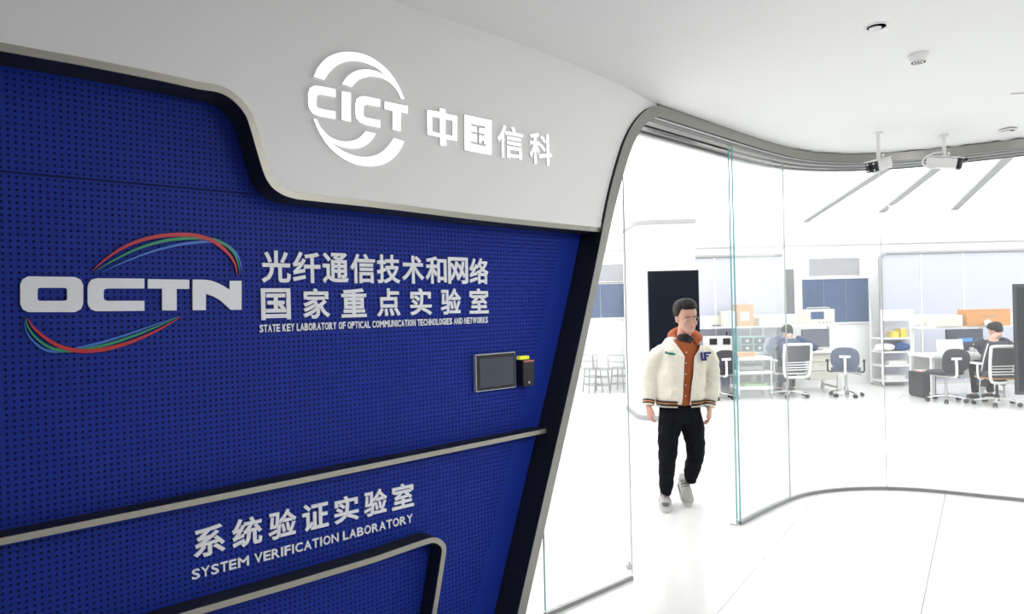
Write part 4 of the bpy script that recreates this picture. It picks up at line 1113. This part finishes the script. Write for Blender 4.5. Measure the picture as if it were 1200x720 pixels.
def on_shelf_box(name, label, cat, px0, px1, pyt, Y, zb_, dep, m, face=None):
    a = ony(px0, pyt, Y); b = ony(px1, pyt, Y)
    t = thing(name, label, cat, ((a.x + b.x) / 2, Y, zb_)); w_ = b.x - a.x; h = max(.03, a.z - zb_)
    obj('body', bx(-w_ / 2, w_ / 2, 0, dep, 0, h, bev=.004), m, t)
    if face: face(t, w_, h)
    return t
YS = YW + .42
def carton_face(t, w_, h):
    obj('tape', bx(-w_ / 2, w_ / 2, -.002, .001, h * .46, h * .54), M_cream, t)
def label_face(t, w_, h): obj('paper_label', bx(-w_ * .32, w_ * .22, -.003, 0, h * .25, h * .65), M_plwhite, t)
on_shelf_box('carton', 'small orange carton with white label on the left bench shelf, against the glass edge', 'box', 864, 883, 357, YS, zs, .25, M_orange, label_face)
on_shelf_box('carton', 'low cream carton lying on the left bench shelf right of the orange one', 'box', 890, 916, 373, YS, zs, .25, M_cream, carton_face)
on_shelf_box('carton', 'cream carton on the left bench shelf left of the glass door edge', 'box', 849, 861, 365, YS, zs, .25, M_cream, carton_face)
on_shelf_box('instrument', 'low grey instrument at the left end of the bench shelf beside the man', 'instrument', 822, 834, 375, YS, zs, .25, M_lgray, label_face)
def scope_face(t, w_, h):
    obj('bezel', bx(-w_ * .40, w_ * .16, -.006, 0, h * .30, h * .90), M_lgray, t)
    obj('screen', bx(-w_ * .35, w_ * .11, -.009, -.004, h * .36, h * .84), M_window, t)
    for k in range(3):
        for j in range(3):
            bm = B(); cyl(bm, (w_ * (.24 + .09 * k), -.015, h * (.35 + .2 * j)), (w_ * (.24 + .09 * k), 0, h * (.35 + .2 * j)), .009); obj('knob', bm, M_lgray, t)
    for k in range(4):
        bm = B(); cyl(bm, (w_ * (-.05 + .13 * k), -.02, h * .13), (w_ * (-.05 + .13 * k), 0, h * .13), .011); obj('connector', bm, M_gray, t)
    bm = B(); tube(bm, [(-w_ * .4, .1, h), (-w_ * .4, .1, h + .03), (w_ * .4, .1, h + .03), (w_ * .4, .1, h)], .008, 6, 1); obj('handle', bm, M_lgray, t)
on_shelf_box('oscilloscope', 'cream bench oscilloscope with blue screen at the right end of the bench shelf', 'oscilloscope', 945, 978, 363, YS, zs, .3, M_cream, scope_face)
monitor('dark grey monitor on the workbench right of the seated technician', 956, 386, 407, 32, YW + .3, mat('screen_mid', (.13, .14, .18), .3, noise=.1), zt)
# boxy lab unit with two dark dials on the bench left part
def dials(t, w_, h):
    for s in (-1, 1):
        obj('dark_window', bx(s * w_ * .27 - w_ * .15, s * w_ * .27 + w_ * .15, -.008, 0, h * .50, h * .88), M_plblack, t)
    obj('lower_panel', bx(-w_ * .45, w_ * .45, -.005, 0, h * .06, h * .40), M_cream, t)
on_shelf_box('power_supply', 'grey power supply with two dark meters on bench beside the walking man', 'instrument', 829, 858, 395, YW + .15, zt, .3, M_lgray, dials)
bm = B()
t = thing('clamp_stand', 'thin black upright rod standing behind the two-meter power supply', 'stand', (ony(852, 395, YW + .5).x, YW + .52, zt))
bm = B(); cyl(bm, (0, 0, 0), (0, 0, .36), .014); obj('rod', bm, M_plblack, t); obj('foot', bx(-.06, .06, -.05, .05, 0, .015), M_plblack, t)
# rack units behind trolley
def rackface(t, w_, h):
    for i in range(2):
        for j in range(2):
            x = -w_ * .25 + i * w_ * .5; z = h * (.27 + .46 * j)
            obj('module', bx(x - w_ * .21, x + w_ * .21, -.012, 0, z - h * .19, z + h * .19), M_screen2, t)
            bm = B(); cyl(bm, (x, -.02, z), (x, -.011, z), h * .10, seg=16); obj('dial', bm, M_lgray, t)
on_shelf_box('test_rack', 'teal-grey test rack with round dials on the bench behind the trolley', 'instrument', 868, 897, 395, YW + .1, zt, .35, M_teal, rackface)

# trolley
P = gp(886, 468); YT = P.y
t = thing('trolley', 'white three-shelf trolley in front of the teal test rack', 'trolley', (P.x, P.y, 0)); wt = 41 / F * YT / 2; ht = ony(886, 419, YT).z
for z in (.16, .42, ht - .05):
    obj('tray', bx(-wt, wt, 0, .45, z, z + .05, bev=.006), M_bench, t)
for x in (-wt + .02, wt - .02):
    for y in (.02, .43):
        bm = B(); cyl(bm, (x, y, .08), (x, y, ht), .014); obj('post', bm, M_lgray, t)
        bm = B(); cyl(bm, (x - .012, y, .035), (x + .012, y, .035), .035); cyl(bm, (x, y, .04), (x, y, .09), .008); obj('caster', bm, M_gray, t)
tz = [.21, .47, ht]
t = thing('instrument_case', 'dark shallow instrument on the middle shelf of the trolley', 'instrument', (P.x - .03, P.y + .05, .47)); obj('body', bx(-wt * .8, wt * .7, 0, .3, 0, .10, bev=.006), M_screen2, t); obj('front_panel', bx(-wt * .7, wt * .6, -.006, 0, .02, .08), M_gray, t)
t = thing('green_mat', 'folded green mat on the bottom shelf of the trolley', 'mat', (P.x, P.y + .04, .21)); obj('lower_fold', bx(-wt * .6, wt * .75, 0, .34, 0, .02, bev=.006), M_green, t); obj('upper_fold', bx(-wt * .6, wt * .7, 0.01, .33, .02, .04, bev=.006), M_green, t)
t = thing('tool_case', 'orange tool case lying on top of the white trolley', 'box', (P.x - .12, P.y + .1, ht)); obj('lower_shell', bx(-.16, .16, 0, .2, 0, .04, bev=.006), M_orange, t); obj('lid', bx(-.16, .16, 0, .2, .042, .075, bev=.006), M_orange, t)

# drawer unit under bench right end
P = gp(967, 452); wd = 33 / F * YW
t = thing('drawer_unit', 'cream drawer unit hanging under the right end of the workbench', 'drawers', (ony(967, 440, YW).x, YW + .06, .22))
obj('carcass', bx(-wd / 2, wd / 2, .02, .5, 0, zt - .04 - .22), M_cream, t)
hh = (zt - .04 - .22) / 3
for k in range(3):
    d = obj('drawer', bx(-wd / 2 + .01, wd / 2 - .01, 0, .02, k * hh + .008, (k + 1) * hh - .008), M_cream, t)
    obj('handle', bx(-.06, .06, -.015, 0, (k + .75) * hh, (k + .75) * hh + .012), M_lgray, d)

# chairs
p = gp(847, 469); task_chair('small dark task chair seen just right of the walking man', (p.x, p.y + .15, 0), radians(12), M_fabric, R=.24, arms=False)
p = gp(997, 466); task_chair('blue-grey task chair standing alone under the dark blue window', (p.x, p.y + .15, 0), radians(-28), M_fabricblue, R=.25)
p = gp(1119, 473); task_chair('dark grey task chair with white back post in front of the right desk', (p.x, p.y + .2, 0), radians(4), M_fabric, R=.27, arms=False)
p = gp(932, 467); mesh_chair('white framed mesh chair with the technician at the long workbench', (p.x, p.y + .2, 0), radians(4), .46, .91, M_plwhite)
p = gp(1180, 477); mesh_chair('white framed mesh chair with tan seat shell behind the hunched person', (p.x, p.y + .2, 0), radians(-3), .52, .90)

# ---- right desk
YD = 11.0
dx0 = ony(1093, 420, YD).x; dx1 = dx0 + 3.6; zt2 = ony(1140, 416, YD).z; zs2 = ony(1140, 382, YD + .4).z
workbench('white desk with overhead shelf at the right, in front of the frosted partition', dx0, dx1, YD, .7, zt2, zs2, dx0 + .03, dx1)
monitor('dark monitor with blue banner on the right desk', 1131, 386, 411, 43, YD + .3, M_screen2, zt2, banner=True)
a = ony(1115, 398, YD + .08)
t = thing('paper_board', 'blank white board leaning on the right desk in front of monitor', 'board', (a.x, YD + .1, zt2))
hb_ = a.z - zt2; wbd = 31 / F * YD
bm = bx(-wbd / 2, wbd / 2, 0, .012, 0, hb_); bmesh.ops.transform(bm, matrix=Matrix.Rotation(radians(-8), 4, 'X'), verts=bm.verts); obj('board', bm, mat('paper_white', (.88, .90, .92), .6, noise=.01), t)
bm = B(); tube(bm, [(0, .02, hb_ * .7), (0, .10, .01)], .006, 6, 1); obj('prop', bm, M_lgray, t)
t = thing('keyboard', 'pale keyboard on the right desk beside the white board', 'keyboard', (ony(1145, 412, YD).x, YD + .06, zt2))
obj('case', bx(-.2, .2, 0, .14, 0, .018, bev=.004), M_lgray, t)
bm = B()
for i in range(12):
    for j in range(4): bx(-.19 + i * .0318, -.19 + i * .0318 + .027, .01 + j * .031, .036 + j * .031, .018, .025, bm)
o = obj('keys', bm, M_plwhite, t); o['kind'] = 'stuff'
for k, (px_, h_) in enumerate([(1138, .10), (1143, .08), (1149, .11)]):
    c = thing('cup', ['white cup at the left of three behind the keyboard', 'short white cup in the middle of three behind the keyboard', 'tall white cup at the right of three behind the keyboard'][k], 'cup', (ony(px_, 410, YD + .25).x, YD + .24, zt2), group='cups behind the keyboard')
    obj('cup_body', lathe(B(), [(.024, 0), (.032, h_), (.029, h_), (.022, .008)]), M_lgray, c, True)
def cardface(t, w_, h):
    bm = B(); x = -w_ * .14
    for k in range(5): bx(x + k * w_ * .06, x + k * w_ * .06 + w_ * .035, -.002, 0.001, h * .52, h * .62, bm)
    obj('printed_mark', bm, M_gray, t)
    obj('flap_seam', bx(-w_ / 2 + .004, w_ / 2 - .004, -.002, 0.001, h * .93, h * .945), M_gray, t)
YS2 = YD + .32
on_shelf_box('cardboard_box', 'long orange cardboard box on the shelf above the right monitor', 'box', 1133, 1184, 363, YS2, zs2, .25, M_orange, cardface)
c = thing('plastic_bag', 'crumpled white plastic bag drooping over the shelf edge at the orange box', 'bag', (ony(1157, 380, YS2).x, YS2 - .09, zs2))
bm = B(); r_ = random.Random(5)
ell(bm, (0, 0, .03), (.10, .07, .032), u=14, v=10)
ell(bm, (-.05, .01, .055), (.05, .045, .045), u=12, v=8)
for v in bm.verts: v.co += Vector((r_.uniform(-.01, .01), r_.uniform(-.01, .01), r_.uniform(-.004, .008))); v.co.z = max(v.co.z, .001)
obj('bag_body', bm, M_plwhite, c, False)
on_shelf_box('carton', 'pale cream carton on the right shelf left of the orange box', 'box', 1097, 1128, 370, YS2, zs2, .25, M_cream, carton_face)

# PC tower
p = gp(1090, 467)
t = thing('computer_tower', 'black computer tower standing on the floor left of the right desk', 'computer', (p.x, p.y, 0)); wd = 15 / F * p.y; h = ony(1090, 437, p.y).z
obj('case', bx(-wd / 2, wd / 2, 0, .42, .02, h, bev=.006), M_plblack, t); obj('front_panel', bx(-wd / 2 + .01, wd / 2 - .01, -.012, 0, .04, h - .02, bev=.004), M_fabric, t)
obj('paper_tag', bx(wd * .14, wd * .36, -.016, -.011, h - .13, h - .05), M_plwhite, t)
for x in (-wd / 3, wd / 3): obj('foot', bx(x - .02, x + .02, .02, .4, 0, .022), M_plblack, t)
t = thing('book', 'thin red and white booklet lying on the tower', 'book', (p.x - .02, p.y + .05, h)); obj('cover', bx(-.08, .08, 0, .2, 0, .018), mat('cover_red', (.45, .12, .12), .6, noise=.05), t); obj('pages', bx(-.078, .078, .001, .199, .018, .03), M_plwhite, t)

# shelf rack
p = gp(1053, 453)
t = thing('shelf_rack', 'white metal shelf rack against the frosted partition', 'shelf', (p.x, p.y, 0)); wr = 36 / F * p.y / 2; hr = ony(1053, 363, p.y).z
for x in (-wr, wr):
    for y in (0, .4):
        obj('post', bx(x - .016, x + .016, y - .016, y + .016, .03, hr), M_plwhite, t)
        bm = B(); cyl(bm, (x, y, 0), (x, y, .035), .02); obj('foot', bm, M_gray, t)
zsv = [ony(1053, y_, p.y).z for y_ in (446, 428, 412, 396)]
for z in zsv: obj('shelf_board', bx(-wr, wr, 0, .4, z - .03, z), M_plwhite, t)
obj('top_panel', bx(-wr, wr, -.01, .01, ony(1053, 376, p.y).z, hr), M_plwhite, t)
def item(name, label, cat, x, z, w_, h, m, d=.2, m2=None):
    q = thing(name, label, cat, (p.x + x, p.y + .08, z)); obj('body', bx(-w_ / 2, w_ / 2, 0, d, 0, h, bev=min(.012, h * .25)), m, q)
    obj('lid', bx(-w_ / 2 - .005, w_ / 2 + .005, -.005, d + .005, h, h + .015, bev=.003), m2 or m, q)
item('storage_tub', 'small yellow tub on the top open shelf of the rack, left one', 'tub', .02, zsv[3], .12, .10, M_yellow)
item('storage_tub', 'taller yellow tub on the top open shelf of the rack, right one', 'tub', .17, zsv[3], .11, .16, M_yellow, m2=M_cream)
c = thing('folded_cloth', 'blue cloth bundle on the second shelf of the rack', 'cloth', (p.x + .15, p.y + .1, zsv[2]))
bm = B(); ell(bm, (0, .05, .075), (.17, .12, .07), u=18, v=12); ell(bm, (-.06, .02, .11), (.09, .08, .06)); 
for v in bm.verts: v.co += Vector((r_.uniform(-.008, .008), r_.uniform(-.008, .008), r_.uniform(-.008, .008))); v.co.z = max(.001, v.co.z)
obj('cloth', bm, mat('cloth_blue', (.03, .10, .30), .9, noise=.1), c, True)
c = thing('folded_cloth', 'white cloth bundle on the second shelf of the rack, hanging out left', 'cloth', (p.x - .18, p.y + .06, zsv[2]))
bm = B(); ell(bm, (0, .05, .075), (.19, .12, .075), u=18, v=12); ell(bm, (-.16, -.03, .05), (.10, .05, .04))
for v in bm.verts: v.co += Vector((r_.uniform(-.008, .008), r_.uniform(-.008, .008), r_.uniform(-.008, .008))); v.co.z = max(.001, v.co.z)
obj('cloth', bm, M_plwhite, c, True)
item('storage_tub', 'low white tray box on the third shelf of the rack', 'tub', .05, zsv[1], .34, .07, M_plwhite, m2=M_lgray)
item('storage_tub', 'low white tray box on the bottom shelf of the rack', 'tub', .0, zsv[0], .36, .08, M_plwhite, m2=M_lgray)

# dark display at the right edge
a = ony(1192, 463, 9.6); zt3 = ony(1192, 333, 9.6).z
t = thing('display_board', 'tall black freestanding display board cut by the right edge', 'display', (a.x, 9.6, 0))
obj('board', bx(0, 1.0, 0, .05, a.z, zt3, bev=.006), M_plblack, t); obj('screen', bx(.03, .97, -.004, .001, a.z + .05, zt3 - .05), M_screen, t)
for x in (.45, .9): obj('leg', bx(x - .03, x + .03, .05, .09, 0.02, a.z + .3), M_plblack, t); obj('foot', bx(x - .03, x + .03, -.2, .35, 0, .03), M_plblack, t)

# portrait display on the column
a = ony(758.5, 318, YC - .02); b = ony(818, 318, YC - .02); zbm = ony(785, 424, YC - .02).z; w_ = b.x - a.x
t = thing('wall_display', 'black portrait screen mounted on the white column behind the man', 'display', ((a.x + b.x) / 2, YC, zbm))
obj('casing', bx(-w_ / 2, w_ / 2, -.05, -.001, 0, a.z - zbm, bev=.006), M_plblack, t)
obj('screen', bx(-w_ / 2 + .012, w_ / 2 - .012, -.053, -.049, .012, a.z - zbm - .012), M_screen, t)

# wire stools far left
def stool(label, px, py, rot):
    q = gp(px, py); t = thing('wire_stool', label, 'stool', (q.x, min(q.y, 12.9), 0), rot, 'wire frame stools behind the left pane')
    bm = B(); tube(bm, [(.17 * cos(a), .17 * sin(a), .45) for a in [2 * pi * k / 16 for k in range(17)]], .011, 6, 1); cyl(bm, (0, 0, .447), (0, 0, .453), .165, seg=20); obj('seat', bm, M_gray, t)
    for k in range(4):
        a = pi / 4 + k * pi / 2; bm = B(); tube(bm, [(.15 * cos(a), .15 * sin(a), .45), (.2 * cos(a), .2 * sin(a), 0.005)], .011, 6, 1); obj('leg', bm, M_gray, t)
    for z in (.15, .30):
        bm = B(); r = .15 + .05 * (.45 - z) / .45; tube(bm, [(r * cos(a), r * sin(a), z) for a in [pi / 4 + k * pi / 2 for k in range(5)]], .008, 6, 1); obj('foot_ring', bm, M_gray, t)
    bm = B(); tube(bm, [(-.16, .15, .45), (-.17, .17, .70), (.17, .17, .70), (.16, .15, .45)], .010, 6, 1); tube(bm, [(-.165, .16, .58), (.165, .16, .58)], .008, 6, 1); obj('back_rail', bm, M_gray, t)
stool('grey wire stool nearest the slanted steel band, far behind left pane', 690, 455, .3)
stool('grey wire stool in the middle, far behind left pane', 706, 461, 1.4)
stool('grey wire stool nearest the white column, far behind left pane', 723, 456, 2.5)

# ---- seated people
def seated(label, cx, Y, zseat, headpx, headY, yaw, pitch, elL, elR, haL, haR, top, trous, lean, shw=.21, low_back=.065):
    loc = Vector((cx, Y, 0)); t = thing('person', label, 'person', loc)
    pel = Vector((cx, Y, zseat + .10)); ch = pel + Vector((lean[0] * .5, lean[1] * .5, .24)); nk = pel + Vector((lean[0], lean[1], lean[2]))
    hm = Matrix.Translation(ony(*headpx, headY)) @ Matrix.Rotation(yaw, 4, 'Z') @ Matrix.Rotation(pitch, 4, 'X')
    bm = B(); head_geo(bm, hm); hc = hm @ Vector((0, -.02, .05))
    loft(bm, [nk - Vector((0, 0, .06)), nk, hc], [(.06, .06), (.05, .052), (.05, .052)], 12)
    loft(bm, [pel, ch, nk - Vector((0, 0, .05))], [(.12, .09), (.13, .09), (.10, .07)], 14)
    shl, shr = nk + Vector((-shw, 0, -.07)), nk + Vector((shw, 0, -.07))
    for a, b, c in ((shl, elL, haL), (shr, elR, haR)):
        loft(bm, [a, (a + b) / 2, b, (b + c) / 2, c], [(.042,) * 2, (.04,) * 2, (.034,) * 2, (.03,) * 2, (.024,) * 2], 10)
        hand_geo(bm, c, (c - b), (0, 0, -1), 1 if c is haL else -1, L=.17, curl=.5)
    for s in (-1, 1):
        h_ = pel + Vector((s * .09, 0, -.02)); k_ = h_ + Vector((s * .03, .42, .02)); f_ = k_ + Vector((0, -.02, -(k_.z - .08)))
        loft(bm, [h_, (h_ + k_) / 2, k_, (k_ + f_) / 2, f_], [(.07,) * 2, (.065,) * 2, (.05,) * 2, (.045,) * 2, (.03,) * 2], 10)
    local(bm, loc); o = obj('body', bm, M_skin, t); remesh(o, .007, 1)
    hb = hair_geo(hm, low_back=low_back); local(hb, loc); obj('hair', hb, M_hair, t, True)
    bm = B()
    loft(bm, [pel - Vector((0, 0, .04)), pel + Vector((0, 0, .08)), ch, nk - Vector((0, 0, .10)), nk - Vector((0, 0, .02))], [(.17, .13), (.18, .14), (.20, .145), (.20, .13), (.085, .08)], 20)
    for a, b, c in ((shl, elL, haL), (shr, elR, haR)):
        e = b + (c - b) * .9; loft(bm, [a + (nk - a) * .3, a, (a + b) / 2, b, (b + e) / 2, e], [(.075,) * 2, (.08,) * 2, (.07,) * 2, (.062,) * 2, (.055,) * 2, (.045,) * 2], 12)
    local(bm, loc); o = obj('jacket', bm, top, t); remesh(o, .010, 3)
    bm = B(); loft(bm, [pel - Vector((0, 0, .08)), pel + Vector((0, 0, .04))], [(.16, .13), (.165, .135)], 14, n=1)
    for s in (-1, 1):
        h_ = pel + Vector((s * .09, 0, -.02)); k_ = h_ + Vector((s * .03, .42, .02)); f_ = k_ + Vector((0, -.02, -(k_.z - .12)))
        loft(bm, [h_, (h_ + k_) / 2, k_, (k_ + f_) / 2, f_], [(.09,) * 2, (.085,) * 2, (.07,) * 2, (.06,) * 2, (.05,) * 2], 12)
        sb = B(); loft(sb, [(k_.x, k_.y - .06, .05), (k_.x, k_.y + .04, .05), (k_.x, k_.y + .15, .035)], [(.042, .045), (.045, .045), (.035, .03)], 12); local(sb, loc); obj('shoe', sb, M_plblack, t, True)
    local(bm, loc); o = obj('trousers', bm, trous, t); remesh(o, .010, 2)
    return t, nk
# technician at the long workbench
YP = 11.72
pc = ony(931, 430, YP)
e1, e2 = ony(902, 409, YP + .05), ony(955, 408, YP + .1)
seated('person in navy top seated at the long workbench, elbows out, head bowed', pc.x, YP, .47, (926, 397), YP + .14, radians(10), radians(-35), e1, e2,
       ony(912, 406, YP + .32), ony(945, 407, YP + .32), M_navy, M_trouser, (-.04, .12, .45), .2)
# pale coat draped beside
c0 = ony(905, 396, 11.99)
t = thing('hanging_coat', 'pale blue-grey work coat draped from bench level beside the seated technician', 'coat', (c0.x, 11.98, 0))
bm = B(); n = 13; rows = []
for j in range(12):
    z = c0.z - (c0.z - .22) * j / 11; wd_ = .05 + .16 * (j / 11) ** .6; r_row = []
    for k in range(n):
        u = k / (n - 1) - .5; r_row.append(bm.verts.new((u * 2 * wd_ + .03 * j / 11, .03 * sin(u * 18 + j * .3) * (j / 11), z)))
    rows.append(r_row)
for a_, b_ in zip(rows, rows[1:]):
    for k in range(n - 1): bm.faces.new((a_[k], a_[k + 1], b_[k + 1], b_[k]))
bmesh.ops.solidify(bm, geom=list(bm.faces), thickness=.02); obj('coat_body', bm, M_paleblue, t, True)
bm = B(); loft(bm, [(-.02, 0, c0.z - .02), (-.10, .02, c0.z - .12), (-.13, .0, c0.z - .30)], [(.05, .035), (.055, .04), (.04, .035)], 12); obj('sleeve', bm, M_paleblue, t, True)
bm = B(); cyl(bm, (0, .035, 0.02), (0, .035, c0.z + .04), .012); cyl(bm, (0, .02, 0), (0, .02, .025), .08, seg=20); tube(bm, [(0, .035, c0.z + .03), (0, -.0, c0.z + .03), (0, -.01, c0.z)], .008, 6, 1); obj('coat_stand', bm, M_gray, t)
# hunched person at right desk
YQ = 10.45
pc = ony(1172, 430, YQ)
e1, e2 = ony(1152, 412, YQ + .15), ony(1196, 415, YQ + .1)
q_, nk = seated('person in dark grey jacket with white arm stripe hunched at the right desk', pc.x, YQ, .46, (1171, 396), YQ + .22, radians(25), radians(-25), e1, e2,
       ony(1146, 405, YQ + .42), ony(1190, 410, YQ + .4), mat('charcoal_cloth', (.035, .038, .055), .85, noise=.15, nscale=20, bump=.2), M_trouser, (.0, .16, .42), .2)
bm = B(); tube(bm, [ony(1158, 403, YQ - .0) - Vector((pc.x, YQ, 0)), ony(1153, 420, YQ - .02) - Vector((pc.x, YQ, 0)), ony(1150, 436, YQ - .02) - Vector((pc.x, YQ, 0)), ony(1148, 452, YQ - .02) - Vector((pc.x, YQ, 0))], .010, 6)
obj('arm_stripe', bm, M_plwhite, q_, True)
bm = B(); loft(bm, [ony(1160, 404, YQ + .05), ony(1156, 420, YQ + .02), ony(1153, 438, YQ + .02), ony(1150, 453, YQ + .02)], [(.05, .05), (.08, .06), (.09, .06), (.07, .04)], 12); local(bm, (pc.x, YQ, 0)); obj('coat_tail', bm, MATS['charcoal_cloth'], q_, True)

for me in bpy.data.meshes:
    if not me.materials: me.materials.append(M_white)
